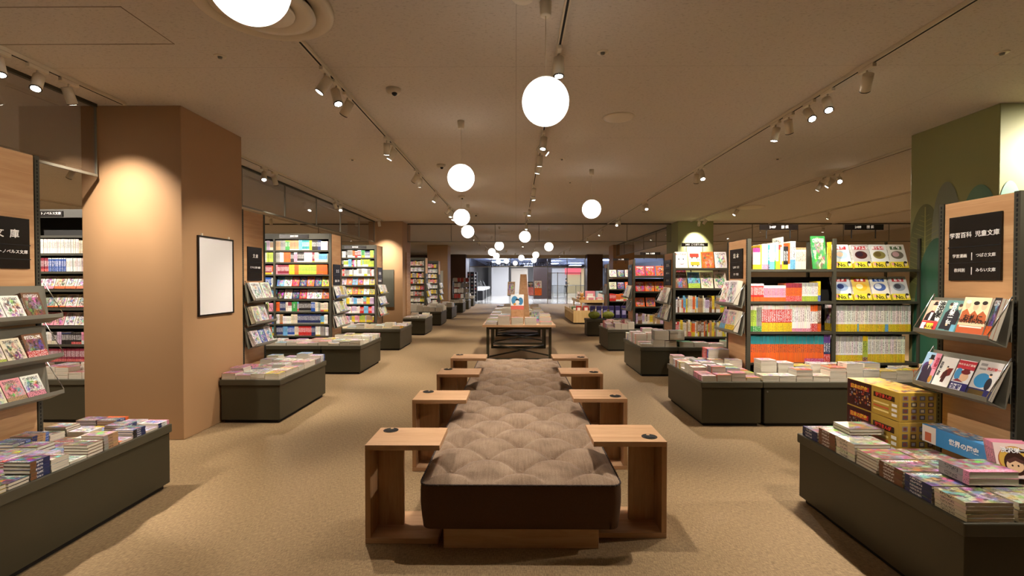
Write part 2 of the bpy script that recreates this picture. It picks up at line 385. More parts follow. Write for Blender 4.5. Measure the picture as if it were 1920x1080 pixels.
# ------------------------------------------------------------------ ceiling track lights
def track(x, y0, y1, label):
    root = empty('lighting_track', (x, y0, H - .001), 0, label, 'lighting track')
    MB().box(-.017, .017, 0, y1 - y0, -.028, 0).build('rail_body', M_white, root)
    MB().box(-.007, .007, .02, y1 - y0 - .02, -.0295, -.0275).build('rail_slot', M_slot, root)
track(-3.58, -2, 4.34, 'short lighting track ending above the near tan pillar')
track(-3.58, 5.5, 12.8, 'lighting track along the glass smoke screen between tan pillars')
track(-1.45, 3.18, 20, 'long lighting track over the aisle on tan pillar side')
track(.30, -1.5, 20.5, 'long lighting track above the tufted bench')
track(2.63, -2, 20, 'long lighting track over the wood end panels by green pillars')
track(4.80, 5.5, 22, 'lighting track passing the green pillars')
track(7.2, 3, 18, 'lighting track deep beyond the green pillars')
SPOTN = {}
def spot(x, y, tx, ty, tz, where, w=1.0, ang=58, blend=.7, lamp=True):
    k = SPOTN.get(where, 0); SPOTN[where] = k + 1
    root = empty('track_spotlight', (x, y, H - .03), 0, 'white cylindrical spotlight, %s on the %s' % (ORD[k], where), 'spotlight', 'spotlights on the ' + where)
    MB().box(-.016, .016, -.075, .075, -.028, 0).build('track_adapter', M_white, root, bevel=.004)
    MB().cyl((0, 0, -.028), (0, 0, -.075), .007).build('stem', M_white, root)
    P0 = Vector((0, 0, -.11)); d = (Vector((tx, ty, tz)) - (Vector((x, y, H - .03)) + P0)).normalized()
    A = P0 - d * .055; B = P0 + d * .07
    MB().cyl(A, B, .036, n=20).build('lamp_housing', M_white, root)
    e = MB().cyl(B, B + d * .006, .0365, n=20).build('bezel', M_black, root)
    MB().cyl(B + d * .0062, B + d * .0072, .028, n=20).build('lamp_lens', M_lens, e)
    if lamp:
        L = bpy.data.lights.new('spot_lamp', 'SPOT'); L.energy = SPOT_W * w; L.color = WARM; L.spot_size = R(ang); L.spot_blend = blend; L.shadow_soft_size = .03
        o = bpy.data.objects.new('spot_lamp', L); COL.objects.link(o); o.parent = root; o.location = B + d * .012
        o.rotation_euler = d.to_track_quat('-Z', 'Y').to_euler()
W_ = 'track before the near tan pillar'
spot(-3.58, 3.28, -2.8, 3.0, .5, W_, 1.0); spot(-3.58, 3.55, -3.1, 2.6, 1.0, W_, .8); spot(-3.58, 3.80, -3.62, 4.42, 1.75, W_, 1.15, 85, 1.0)
spot(-3.58, 1.6, -2.9, 2.6, .6, W_, 1.2, 60)  # added out of view to light the near plinth
W_ = 'track between the tan pillars'
spot(-3.58, 6.75, -2.9, 5.4, .6, W_, 1.0); spot(-3.58, 7.05, -3.6, 8.1, 1.2, W_, 1.3, 75); spot(-3.58, 9.4, -3.4, 10.7, 1.3, W_, 1.2, 70)
spot(-3.58, 9.7, -3.0, 8.2, .6, W_, .8); spot(-3.58, 12.45, -3.55, 13.1, 1.7, W_, 1.5, 80, 1.0)
W_ = 'aisle track on tan pillar side'
for y, t in ((3.62, (-2.9, 3.2, .6)), (3.85, (-.6, 3.2, .3)), (4.1, (-2.9, 5.0, 1.2)), (5.35, (-1.7, 6.2, 0)), (5.6, (-2.9, 5.6, .6)), (6.9, (-3.0, 8.2, 1.4)), (7.2, (-1.8, 8.0, 0)),
             (8.6, (-2.6, 8.2, .5)), (10.2, (-3.3, 10.7, 1.2)), (10.6, (-1.6, 10.2, 0)), (11.2, (-2.8, 10.7, .5)), (12.6, (-1.6, 13.4, 0)), (13.0, (-2.8, 13.4, .5)), (15.5, (-3.3, 16.5, 1.2)), (16, (-1.5, 16.8, 0)), (18.5, (-3.2, 19.3, 1)), (19.2, (-1.5, 19.8, 0))):
    spot(-1.45, y, *t, W_, .9, 60)
W_ = 'centre track above the bench'
for y, t in ((3.32, (.25, 3.1, 0)), (2.35, (2.57, 2.65, 1.5)), (2.2, (-3.1, 2.8, 1.5)), (5.45, (2.57, 5.4, 1.3)), (5.15, (0, 4.7, .4)), (5.9, (.2, 6.6, .4)), (6.3, (-.3, 6.8, .4)), (8.0, (.0, 9.2, .7)), (8.4, (1.0, 8.4, 0)), (10.4, (0, 10.2, .7)), (11.0, (0, 11.6, .7)), (13.2, (0, 13.0, .7)), (15.0, (0, 15.5, 0)), (17.5, (.3, 18.0, 0)), (20, (.3, 20, 0))):  # the two aimed at the near end panels are added, out of view
    spot(.30, y, *t, W_, .95, 62)
W_ = 'track over the wood end panels'
for y, t in ((1.9, (2.5, 2.5, .7)), (4.05, (2.2, 2.7, .5)), (4.3, (2.6, 2.9, 1.3)), (4.62, (3.3, 5.4, 1.3)), (4.85, (2.3, 5.2, .5)), (6.75, (2.6, 5.7, 1.2)), (6.95, (2.9, 8.0, 1.2)), (9.6, (2.3, 7.9, .5)), (9.8, (2.9, 10.6, 1.0)), (12.1, (2.9, 13.6, 1.0)), (12.4, (2.2, 10.6, .5)), (14.5, (2.4, 16.5, .5)), (17.5, (2.6, 17.5, .5))):  # first spot added out of view to light the boxed-set plinth
    spot(2.63, y, *t, W_, 1.05, 62)
W_ = 'track passing the green pillars'
for y, t in ((7.1, (3.8, 5.4, 1.9)), (7.3, (3.6, 8.0, 1.4)), (7.55, (4.0, 8.5, 1)), (10.4, (3.6, 10.6, 1.2)), (12.50, (4.92, 13.08, 2.45)), (12.1, (3.6, 13.4, 1))):
    spot(4.80, y, *t, W_, 2.2 if t[1] == 13.08 else 1.0, 66, .85)
spot(2.63, 3.6, 3.4, 5.4, 1.1, 'track over the wood end panels', 1.2, 66)
W_ = 'deep track beyond the green pillars'
for y, t in ((3.75, (4.95, 4.42, 2.5)), (3.4, (3.4, 2.5, 1.3)), (8.4, (6.5, 9, 0)), (11, (6.5, 12, 0)), (14, (6.5, 15, 0))):
    spot(7.2 if y > 4 else 5.6, y, *t, W_ if y > 4 else 'green pillar spot bar', 2.0, 80, .85)
track(5.6, 2.6, 4.0, 'short lighting track before the near green pillar')
for y, t in ((1.2, (-6.5, 2, .3)), (3.9, (-5.4, 5.45, 1.3)), (6.6, (-8.5, 7, 0)), (7.0, (-4.6, 8.07, 1.3)), (9.5, (-4.2, 10.7, 1.3)), (12, (-6.5, 13, .5)), (15, (-4.4, 16.5, 1)), (18, (-4.4, 19.3, 1))):
    spot(-6.2, y, *t, 'added deep track beyond the tan pillars', 2.0, 95)  # spots added to brighten the side zone and its shelves
for y in (2, 8, 14, 20): spot(-9.5, y, -9.5, y + .6, 0, 'outer track beyond the tan pillars', 2.6, 130)  # wide spots added to lift the dim outer zone
for y in (2, 8, 14, 20, 25): spot(9.0, y, 8.8, y + .6, 0, 'outer track beyond the green pillars', 2.6, 130)  # wide fill spots added on the green side as well
track(-9.5, 1, 21, 'outermost lighting track beyond the tan pillars'); track(9.0, 1, 26, 'outermost lighting track beyond the green pillars')  # rails added only to carry the outer fill spots
for y in (23, 26, 28.5): spot(-1.45, y, -2.6, y + .4, .3, 'far aisle track', 1.2, 80); spot(2.63, y, 2.6, y + .4, .3, 'far aisle track', 1.2, 80)
track(-1.45, 22, 29.5, 'far lighting track near the storefront on tan side'); track(2.63, 22, 29.5, 'far lighting track near the storefront on green side')
track(-6.2, 0, 19, 'lighting track deep beyond the tan pillars')  # rail added for the side-zone fill spots

# ------------------------------------------------------------------ globe pendants
GL = [(-.94, 1.68), (.175, 2.81), (-.56, 4.87), (-.90, 7.9), (1.115, 7.01), (-1.03, 10.2), (.22, 11.4), (-.5, 14.4), (1.03, 14.8), (-.88, 17.5), (-.83, 20.3), (.82, 19.5), (.26, 22), (.94, 24.6), (-.97, 26.5), (-.5, 25.6), (-.03, 28.6)]
for i, (x, y) in enumerate(GL):
    r = empty('globe_pendant', (x, y, H), 0, 'glowing white globe pendant, %s one along the central aisle' % ORD[i], 'pendant lamp', 'globe pendants above the aisle')
    MB().lathe([(.004, 0), (.036, 0), (.033, -.075), (.026, -.082), (.004, -.082)], 20, cap0=False).build('canopy', M_white, r)
    MB().cyl((0, 0, -.082), (0, 0, -.45), .0022, n=6).build('cord', M_white, r)
    z = 2.55 - H; rr = .138
    prof = [(.05 + 0, rr * .93)] + [(rr * math.sin(t), rr * math.cos(t)) for t in [R(a) for a in range(22, 180, 6)]] + [(.004, -rr)]
    MB().lathe(prof, 36, (0, 0, z)).build('glass_globe', M_globe, r)
    MB().cyl((0, 0, z + rr * .9), (0, 0, z + rr * .98), .052, n=20).build('globe_cap', M_white, r)

# ------------------------------------------------------------------ ceiling fittings
def disc(name, x, y, r, t, label, cat, group=None, prof=None, mats=M_white):
    return tag(MB().lathe(prof or [(.002, 0), (r, 0), (r, -t * .5), (r * .82, -t), (.002, -t)], 28).build(name, mats, None, (x, y, H)), label, cat, group)
d = empty('ceiling_vent', (-1.48, 2.8, H), 0, 'large round ringed air vent in the ceiling behind the nearest-looking globe', 'air vent')
d['label'] = 'large round ringed air vent set in the ceiling beside a globe'
MB().lathe([(.25, 0), (.39, 0), (.385, -.03), (.36, -.045), (.33, -.03), (.27, -.005)], 48).build('outer_ring', M_white, d)
MB().lathe([(.16, -.005), (.28, -.03), (.285, -.045), (.24, -.05), (.15, -.02)], 48).build('middle_ring', M_white, d)
MB().lathe([(.002, -.02), (.17, -.045), (.165, -.06), (.002, -.06)], 48).build('centre_cone', M_white, d)
disc('ceiling_speaker', 1.03, 4.78, .155, .006, 'large flat round speaker grille in ceiling before the globe', 'speaker')
disc('smoke_detector', .04, 2.72, .07, .035, 'round smoke detector on ceiling beside the pendant above the bench', 'smoke detector')
disc('ceiling_speaker', 5.2, 10.6, .3, .02, 'wide round ceiling grille beyond the far end of the encyclopedia bookcase', 'speaker')
for i, (x, y, wl) in enumerate([(-2.15, 3.46, 'beside the large round vent'), (.62, 3.42, 'over the bench beside the track'), (3.48, 3.45, 'towards the near green pillar'), (-2.2, 6.4, 'above the white poster'), (.62, 6.4, 'above the far end of the bench'), (.9, 7.9, 'beside the globe past the bench'), (3.5, 6.4, 'above the encyclopedia bookcase')]):
    o = empty('sprinkler', (x, y, H), 0, 'small white round sprinkler in ceiling ' + wl, 'sprinkler', 'sprinklers in the ceiling')
    MB().lathe([(.018, 0), (.042, 0), (.040, -.005), (.020, -.006)], 20).build('escutcheon', M_white, o)
    MB().lathe([(.002, .0), (.016, 0), (.014, -.016), (.002, -.018)], 14).build('head', M_rack, o)
for i, (x, y, wl) in enumerate([(-1.04, 4.06, 'near the round air vent'), (-1.05, 6.7, 'beside the globe over the bench'), (-1.05, 9.2, 'beyond the second globe by the track'), (-.98, 11.6, 'far along the aisle by the glass screen')]):
    o = empty('dome_camera', (x, y, H), 0, 'white ceiling dome camera with black lens ' + wl, 'security camera', 'dome cameras on the ceiling')
    MB().lathe([(.004, 0), (.062, 0), (.058, -.028), (.045, -.042), (.004, -.046)], 24).build('camera_housing', M_white, o)
    MB().ball((.012, -.02, -.042), .024).build('camera_lens', M_black, o)
hx0, hx1, hy0, hy1 = -4.0, -2.35, 2.83, 3.28
m = MB()
for a in ((hx0, hx1, hy0, hy0 + .006), (hx0, hx1, hy1 - .006, hy1), (hx0, hx0 + .006, hy0, hy1), (hx1 - .006, hx1, hy0, hy1)): m.box(a[0], a[1], a[2], a[3], H - .002, H)
tag(m.build('ceiling_hatch', simple('hatch trim', '8a7c68', .7)), 'thin square outline of an access hatch in the ceiling above the tan pillar', 'access hatch')

# ------------------------------------------------------------------ books: specs are collected first, then built (the largest as things)
PAL = dict(white='f2efe6', cream='e9ddc0', red='c8302a', orange='e86a24', yellow='e6c92c', lime='b4cc4a', green='3f9a4a', teal='2f8f95', sky='6fb4dc', blue='2c57a8', navy='2a3560',
           purple='6a4a9a', lilac='c9b0cc', pink='e79aae', magenta='c8347a', brown='7a5236', tan='b9956a', grey='9a9a92', black='2a2624', maroon='8a3040')
PC = {k: tuple(c * .88 for c in lin(v)) for k, v in PAL.items()}
SPECS = []
def Bm(kind):
    c = {'spine': ((0, 1, 0), (0, 0, 1), (1, 0, 0)), 'NY': ((1, 0, 0), (0, 0, 1), (0, -1, 0)), 'PX': ((0, 1, 0), (0, 0, 1), (1, 0, 0)), 'NX': ((0, -1, 0), (0, 0, 1), (-1, 0, 0)), 'flat': ((1, 0, 0), (0, 1, 0), (0, 0, 1))}[kind]
    return Matrix(((c[0][0], c[1][0], c[2][0], 0), (c[0][1], c[1][1], c[2][1], 0), (c[0][2], c[1][2], c[2][2], 0), (0, 0, 0, 1)))
def book(kind, M, w, h, t, c1, c2, c3, obi, top, label, group, weight, name='book', cat='book', detail=False, art=None):
    j = lambda c: tuple(max(0, min(1, v * random.uniform(.9, 1.08))) for v in PC[c])
    SPECS.append(dict(kind=kind, M=M, w=w, h=h, t=t, c1=j(c1), c2=j(c2), c3=j(c3), obi=obi, top=top, label=label, group=group, name=name, cat=cat, detail=detail, art=art,
                      sz=weight / max(1, M.translation.y) ** 2, seed=random.random()))
def book_faces(mb, s, M=None, page_mat=2):
    w, h, t = s['w'], s['h'], s['t']; at = {'c1': s['c1'], 'c2': s['c2'], 'c3': s['c3'], 'st': (s['seed'], s['obi'], s['top'])}
    P = lambda x, y, z: tuple(M @ Vector((x, y, z))) if M else (x, y, z)
    U = [(0, 0), (1, 0), (1, 1), (0, 1)]
    d = s['detail'] and not M
    mb.face([P(0, 0, t), P(w, 0, t), P(w, h, t), P(0, h, t)], 0, U, at)
    mb.face([P(w, 0, 0), P(0, 0, 0), P(0, h, 0), P(w, h, 0)], 0, U, at)
    mb.face([P(0, 0, 0), P(0, 0, t), P(0, h, t), P(0, h, 0)], 1, U, at)
    if not d:
        mb.face([P(w, 0, 0), P(w, h, 0), P(w, h, t), P(w, 0, t)], 2, U, at)
        mb.face([P(0, 0, 0), P(w, 0, 0), P(w, 0, t), P(0, 0, t)], 2, U, at)
        mb.face([P(0, h, 0), P(0, h, t), P(w, h, t), P(w, h, 0)], 2, U, at)
    else:
        k = .0016
        for z0, z1 in ((0, k), (t - k, t)):
            q = [(0, 0), (w, 0), (w, h), (0, h)]
            for a, b in ((0, 1), (1, 2), (2, 3)):
                mb.face([(q[a][0], q[a][1], z0), (q[b][0], q[b][1], z0), (q[b][0], q[b][1], z1), (q[a][0], q[a][1], z1)], 1, [(0, 0), (0, .02), (.02, .02), (.02, 0)], at)
        mb.face([(k, 0, k), (k, h, k), (k, h, t - k), (k, 0, t - k)][::-1], 2, U, at)
        mb.face([(k, 0, k), (w, 0, k), (w, h, k), (k, h, k)], 2, U, at)
        mb.face([(k, 0, t - k), (k, h, t - k), (w, h, t - k), (w, 0, t - k)], 2, U, at)
def pick(pal): return random.choice(pal)

def dens(k): return {'thick comic magazine': 1.0, 'light novel': .3, 'wrapped volume': .9}.get(k, .1)
def flat_pile(cx, cy, z, w, h, n, t, pal, where, group, along='x', detail=False, kindname='paperback', tops=None, weight=None):
    """n books lying on each other; cx,cy is the pile's centre"""
    c = pick(pal); c2 = pick(('yellow', 'red', 'white', 'pink', 'blue', 'orange')); c3 = pick(('black', 'navy', 'brown', 'maroon', 'grey')); ob = random.choice((0, 0, .2, .28))
    a = random.choice((0, 0, math.pi)) if along == 'x' else random.choice((math.pi / 2, -math.pi / 2))
    zz = z
    for i in range(n):
        tt = t * random.uniform(.96, 1.0)
        ww, hh = (w, h)
        aa = a + random.uniform(-.015, .015); jx, jy = random.uniform(-.002, .002), random.uniform(-.002, .002)
        M = Matrix.Translation((cx + jx, cy + jy, zz)) @ Matrix.Rotation(aa, 4, 'Z') @ Matrix.Translation((-ww / 2, -hh / 2, 0))
        k = n - 1 - i
        pos = 'lone' if n == 1 else ('top' if k == 0 else ORD[k] + ' down')
        lab = '%s %s, %s in %s' % (c, kindname, pos, where)
        book('stack', M, ww, hh, tt, c, c2, c3, ob if kindname != 'thick comic magazine' else 0, dens(kindname), lab, group, w * t * 3 + (w * h * .5 if k == 0 else 0), 'stacked_book', 'book', detail)
        zz += tt + .0006
    return zz

PLAIN = ['white', 'white', 'cream', 'white', 'pink', 'lilac', 'sky', 'yellow', 'grey']
MANGA = ['yellow', 'cream', 'red', 'grey', 'sky', 'white', 'lime']
def plinth(name_, label, x0, x1, y0, y1, z=.46, doors=(), stickers=True, group=None):
    r = empty('display_plinth', ((x0 + x1) / 2, (y0 + y1) / 2, 0), 0, label, 'display plinth', 'dark olive display plinths')
    a, b = (x1 - x0) / 2, (y1 - y0) / 2
    MB().box(-a + .012, a - .012, -b + .012, b - .012, .035, z - .062).build('carcass', M_plinth, r, bevel=.003)
    MB().box(-a, a, -b, b, z - .06, z).build('plinth_top', M_plinth_top, r, bevel=.006)
    MB().box(-a + .04, a - .04, -b + .04, b - .04, .0, .034).build('kickboard', M_kick, r)
    for dx in doors:
        MB().box(dx - .002, dx + .002, -b + .0095, -b + .0125, .04, z - .065).build('door_seam', M_kick, r)
        MB().cyl((dx + .03, -b + .008, z - .10), (dx + .03, -b + .013, z - .10), .008).build('lock', M_rack, r)
    return r
def fill(x0, x1, y0, y1, z, nx, ny, bw, bh, nmin, nmax, t, pal, pname, group, detail=False, skip=.06, extra=.18, side='aisle', kindname='paperback', t2=None):
    cw, ch = (x1 - x0) / nx, (y1 - y0) / ny
    for i in range(nx):
        for j in range(ny):
            if random.random() < skip: continue
            n = random.randint(nmin, nmax); cx = x0 + cw * (i + .5); cy = y0 + ch * (j + .5)
            row = (nx - 1 - i) if x0 < 0 else i
            wh = '%s pile of %s row, %s' % (ORD[j], ORD[row], pname)
            flat_pile(cx, cy, z, min(bw, cw - .006), min(bh, ch - .006), n, t * random.uniform(.8, 1.25), pal, wh, group, detail=detail, kindname=kindname)

plinth('', 'low olive plinth stacked with light novels before the near tan pillar', -3.12, -2.5, 2.15, 3.42)
plinth('', 'low olive plinth of books beside the near tan pillar under the white poster', -3.105, -2.465, 4.93, 6.15)
plinth('', 'low olive plinth before the bookcase behind the white poster', -5.1, -3.115, 7.53, 8.04)
plinth('', 'low olive end block at the panel of the bookcase behind the poster', -3.11, -2.47, 7.53, 8.68)
plinth('', 'low olive plinth before the second bookcase behind the white poster', -5.1, -3.115, 10.13, 10.67)
plinth('', 'low olive end block at the panel of the second bookcase behind the poster', -3.11, -2.47, 10.13, 11.3)
plinth('', 'low olive plinth beside the second tan pillar', -3.09, -2.47, 12.95, 14.1)
plinth('', 'low olive plinth past the second tan pillar, larger piles', -4.6, -3.115, 15.74, 16.47)
plinth('', 'low olive end block past the second tan pillar, tall piles', -3.11, -2.47, 15.74, 17.0)
plinth('', 'low olive plinth two places past the second tan pillar', -4.6, -3.115, 18.4, 19.28)
plinth('', 'low olive end block two places past the second tan pillar', -3.11, -2.47, 18.4, 19.9)
plinth('', 'low olive plinth beside the third tan pillar', -3.08, -2.44, 22.0, 23.2)
plinth('', 'low olive plinth before the brown entrance pillar, holding a dark box', -4.0, -2.44, 24.7, 25.9)
plinth('', 'last low olive plinth before the storefront glass', -3.4, -2.44, 27.5, 28.6)
plinth('', 'low olive plinth in front of the light-novel bookcase behind the tan pillar', -6.6, -4.1, 4.93, 5.42)
plinth('', 'low olive plinth with boxed book sets before the near green pillar', 2.535, 3.5, 2.03, 2.41)
plinth('', 'low olive plinth end block beneath the boxed book sets', 1.92, 2.53, 2.03, 3.24)
plinth('', 'low olive corner plinth under the encyclopedia bookcase, long face with lock', 2.535, 4.43, 4.86, 5.225, doors=(-.93,))
plinth('', 'low olive plinth end block beside the encyclopedia bookcase wood panel', 1.9, 2.53, 4.86, 5.96)
plinth('', 'low olive plinth before the picture-book bookcase', 2.535, 4.0, 7.4, 7.69)
plinth('', 'low olive plinth end block beside the picture-book bookcase', 1.94, 2.53, 7.4, 8.55)
plinth('', 'low olive plinth of upright books beyond the picture-book bookcase', 2.535, 4.0, 10.05, 10.29)
plinth('', 'low olive plinth end block beyond the picture-book bookcase', 1.94, 2.53, 10.05, 11.1)
plinth('', 'low olive plinth carrying netted bags before the plywood kiosk', 1.9, 3.6, 12.7, 13.19)
G = 'stacked books on the plinths'
Z0 = .461
fill(-3.1, -2.51, 2.2, 3.41, Z0, 4, 11, .15, .108, 1, 5, .016, ['white', 'grey', 'navy', 'lilac', 'brown', 'white', 'sky', 'tan', 'black'], 'light-novel plinth', G, True, .05, kindname='light novel')
fill(-3.09, -2.48, 4.94, 6.14, Z0, 4, 8, .15, .15, 2, 5, .018, PLAIN, 'white-poster plinth', G, True, .05)
fill(-4.35, -2.48, 7.54, 8.0, Z0, 11, 3, .17, .15, 2, 4, .018, PLAIN + ['yellow', 'lime', 'red'], 'plinth behind the poster', G, False, .08)
fill(-3.09, -2.48, 8.06, 8.66, Z0, 4, 4, .15, .15, 2, 5, .018, PLAIN, 'end of plinth behind the poster', G, False, .1)
fill(-4.0, -2.48, 10.14, 10.6, Z0, 8, 3, .18, .15, 1, 5, .02, PLAIN + ['tan'], 'second plinth behind the poster', G, False, .1)
fill(-3.09, -2.48, 10.69, 11.29, Z0, 3, 4, .18, .15, 1, 4, .02, PLAIN, 'end of second plinth behind the poster', G, False, .1)
fill(-3.08, -2.48, 12.96, 14.08, Z0, 3, 6, .19, .17, 2, 5, .02, PLAIN, 'plinth by the second tan pillar', G, False, .1)
fill(-3.9, -2.48, 15.76, 16.4, Z0, 7, 3, .19, .17, 5, 11, .022, PLAIN + ['tan'], 'plinth past the second pillar', G, False, .05)
fill(-3.09, -2.48, 16.49, 16.98, Z0, 3, 3, .19, .17, 5, 9, .022, PLAIN, 'plinth end past the second pillar', G, False, .05)
fill(-3.6, -2.48, 18.42, 19.25, Z0, 5, 4, .21, .2, 4, 9, .022, PLAIN, 'plinth two past the second pillar', G, False, .05)
fill(-3.06, -2.46, 22.02, 23.18, Z0, 3, 5, .19, .2, 3, 7, .022, ['grey', 'black', 'white'], 'plinth by the third pillar', G, False, .05)
fill(-3.3, -2.46, 27.55, 28.5, Z0, 4, 4, .2, .2, 5, 12, .022, PLAIN, 'last plinth', G, False, .05)
fill(-6.0, -4.15, 4.95, 5.40, Z0, 13, 3, .14, .14, 4, 6, .017, ['red', 'white', 'pink', 'red', 'cream'], 'plinth under the light-novel bookcase', G, False, .0)
# boxed-set plinth: thick picture-heavy paperbacks along the aisle
ys = [2.035 + .168 * k for k in range(8)]
for k in range(7):
    y = ys[k]
    flat_pile(2.04, y + .083, Z0, .205, .155, 5 if k < 6 else 3, .0165 if k < 4 else .02, ['grey', 'tan', 'navy', 'brown', 'cream'], '%s pile of aisle row, boxed-set plinth' % ORD[k], G, detail=True, kindname='thick comic magazine')
for k in range(6):
    if k < 4 or k == 5: flat_pile(2.262 if k != 5 else 2.13, y0 := ys[k] + .083, Z0 if k != 5 else Z0 + .063 + .04, .205, .155, 5 if k != 5 else 2, .0165 if k < 5 else .018, ['grey', 'tan', 'navy', 'brown', 'cream'], '%s pile of inner row, boxed-set plinth' % ORD[k], G, detail=True, kindname='thick comic magazine')
for k in range(2):
    flat_pile(2.49 + .0, 2.118 + .168 * k, Z0, .21, .155, 4, .0165, ['grey', 'tan', 'navy', 'brown', 'cream'], '%s pile of third row, boxed-set plinth' % ORD[k], G, detail=True, kindname='thick comic magazine')
flat_pile(2.22, 2.285, Z0 + .088, .23, .16, 2, .032, ['grey'], 'shrink-wrapped pair on inner row, boxed-set plinth', G, detail=True, kindname='wrapped volume')
# encyclopedia plinth: front face row, aisle row
fill(1.92, 2.52, 4.88, 5.14, Z0, 4, 2, .165, .125, 2, 6, .018, ['white', 'grey', 'cream', 'pink', 'white', 'lime'], 'aisle end of encyclopedia plinth', G, True, 0, kindname='paperback')
fill(1.92, 2.52, 5.15, 5.94, Z0, 4, 6, .165, .125, 2, 7, .018, ['white', 'grey', 'cream', 'pink', 'white'], 'end block by encyclopedia panel', G, True, .05)
fill(2.54, 4.42, 4.88, 5.04, Z0, 11, 1, .165, .16, 4, 9, .017, ['white', 'cream', 'lime', 'yellow', 'orange', 'white'], 'front row of encyclopedia plinth', G, True, .0, side='x', kindname='comic')
fill(2.6, 4.42, 5.05, 5.21, Z0, 10, 1, .165, .155, 5, 10, .018, ['white', 'white', 'yellow', 'sky'], 'back row of encyclopedia plinth', G, True, .1, side='x', kindname='comic')
flat_pile(2.36, 5.62, Z0 + .12, .24, .19, 7, .017, ['red'], 'tall red-banded pile, end block by encyclopedia panel', G, detail=True)
fill(1.96, 2.52, 7.42, 7.68, Z0, 3, 2, .18, .12, 3, 6, .018, ['white', 'cream', 'pink', 'lime', 'orange'], 'aisle end of picture-book plinth', G, False, .0)
fill(2.56, 3.5, 7.42, 7.67, Z0, 4, 1, .22, .2, 2, 4, .018, ['white', 'green', 'grey'], 'front of picture-book plinth', G, False, .1)
for k in range(2): flat_pile(2.28 + .24 * k, 7.5, Z0 + .11, .225, .17, 8, .018, ['grey'], '%s tall grey pile, picture-book plinth' % ORD[k], G)
fill(1.96, 2.52, 7.72, 8.53, Z0, 3, 3, .2, .17, 8, 13, .017, ['white', 'cream', 'yellow', 'pink'], 'end block by picture-book panel', G, False, .0)
fill(1.96, 2.52, 10.07, 11.05, Z0, 4, 6, .15, .15, 3, 9, .018, ['white', 'pink', 'red', 'lilac'], 'aisle end of the upright-book plinth', G, False, .05)

# ------------------------------------------------------------------ bookcases
def bookcase(x0, x1, y, Ht, levels, bays, label, wood_side, header=True, group='dark metal bookcases', panel=True, sign=None):
    """front faces -Y at y, .48 deep; wood_side +1: wood end panel on the x1 side, -1: on the x0 side"""
    D = .46 if y < 4 else .50
    r = empty('bookcase', (x0, y, 0), 0, label, 'bookcase', group); W = x1 - x0
    bx = [W * i / bays for i in range(bays + 1)]
    for i, b in enumerate(bx):
        MB().box(max(0, b - .015), min(W, b + .015), 0, .03, 0, Ht).box(max(0, b - .015), min(W, b + .015), D - .03, D, 0, Ht).build('upright', M_shelf, r)
    MB().box(0, W, D / 2 - .006, D / 2 + .006, .06, Ht - .01 if header else Ht - .42).build('back_panel', M_shelfdark, r)
    for i in range(bays):
        for z in levels:
            MB().box(bx[i] + .016, bx[i + 1] - .016, .002, D - .002, z - .026, z).build('shelf_board', M_shelf, r)
    MB().box(0, W, .01, D - .01, .0, .06).build('base_plate', M_kick, r)
    if header:
        MB().box(0, W, -.004, .012, Ht - .095, Ht).build('header_board', M_shelf, r)
        MB().box(.02, W - .02, .013, D - .02, Ht - .02, Ht - .002).build('canopy_board', M_shelf, r)
    if panel:
        X = W if wood_side > 0 else 0
        s = wood_side
        p = MB().box(min(X, X + s * .022), max(X, X + s * .022), .035, D - .035, .02, Ht - .004).build('end_panel', M_panel, r)
        for yy in (0, D - .03):
            q = MB().box(min(X, X + s * .026), max(X, X + s * .026), yy, yy + .032, 0, Ht).build('slotted_post', M_shelf, r)
            mb = MB(); zz = .5
            while zz < Ht - .03:
                mb.box(min(X + s * .0262, X + s * .027), max(X + s * .0262, X + s * .027), yy + .012, yy + .020, zz, zz + .016); zz += .025
            mb.build('slot_row', M_slot, q)
    return r
def end_sign(case, wood_side, W, D, z0, z1, y0, y1, lines, divs):
    """black multi-row sign on the wood end panel; lines: (text, size, y, z)"""
    X = (W + .0225) if wood_side > 0 else -.0225; s = wood_side
    q = MB().box(min(X, X + s * .012), max(X, X + s * .012), y0, y1, z0, z1).build('category_sign', M_black, case, bevel=.002)
    for d in divs: MB().box(min(X + s * .0121, X + s * .0145), max(X + s * .0121, X + s * .0145), y0 - .003, y1 + .003, d - .003, d + .003).build('divider_strip', M_slot, q)
    for t in lines:
        text(t[0], t[1], (X + s * .0135, t[2], t[3]), FACE_PX if s > 0 else FACE_NX, q, bold=.014)
def rack(case, s, X, y0, y1, z, label=''):
    """slanted magazine tray hung on the end panel at local X; z: height of its lip"""
    prof = [(.0275, z + .215), (.030, z + .215), (.062, z - .022), (.150, z + .016), (.149, z + .034), (.154, z + .034), (.156, z + .010), (.058, z - .028), (.0275, z + .1)]
    q = MB().prism([(X + s * a, b) for a, b in prof], y0 + .004, y1 - .004, ax='Y').build('slanted_tray', M_rack, case)
    for yy in (y0 + .006, y1 - .006):
        MB().tube([(X + s * .154, yy, z + .036), (X + s * .031, yy, z + .235), (X + s * .031, yy, z + .22)], .0028).build('wire_arm', M_chrome, q)
    MB().box(min(X + s * .026, X + s * .030), max(X + s * .026, X + s * .030), y0 + .01, y1 - .01, z + .0, z + .11).build('bracket_plate', M_rack, q)
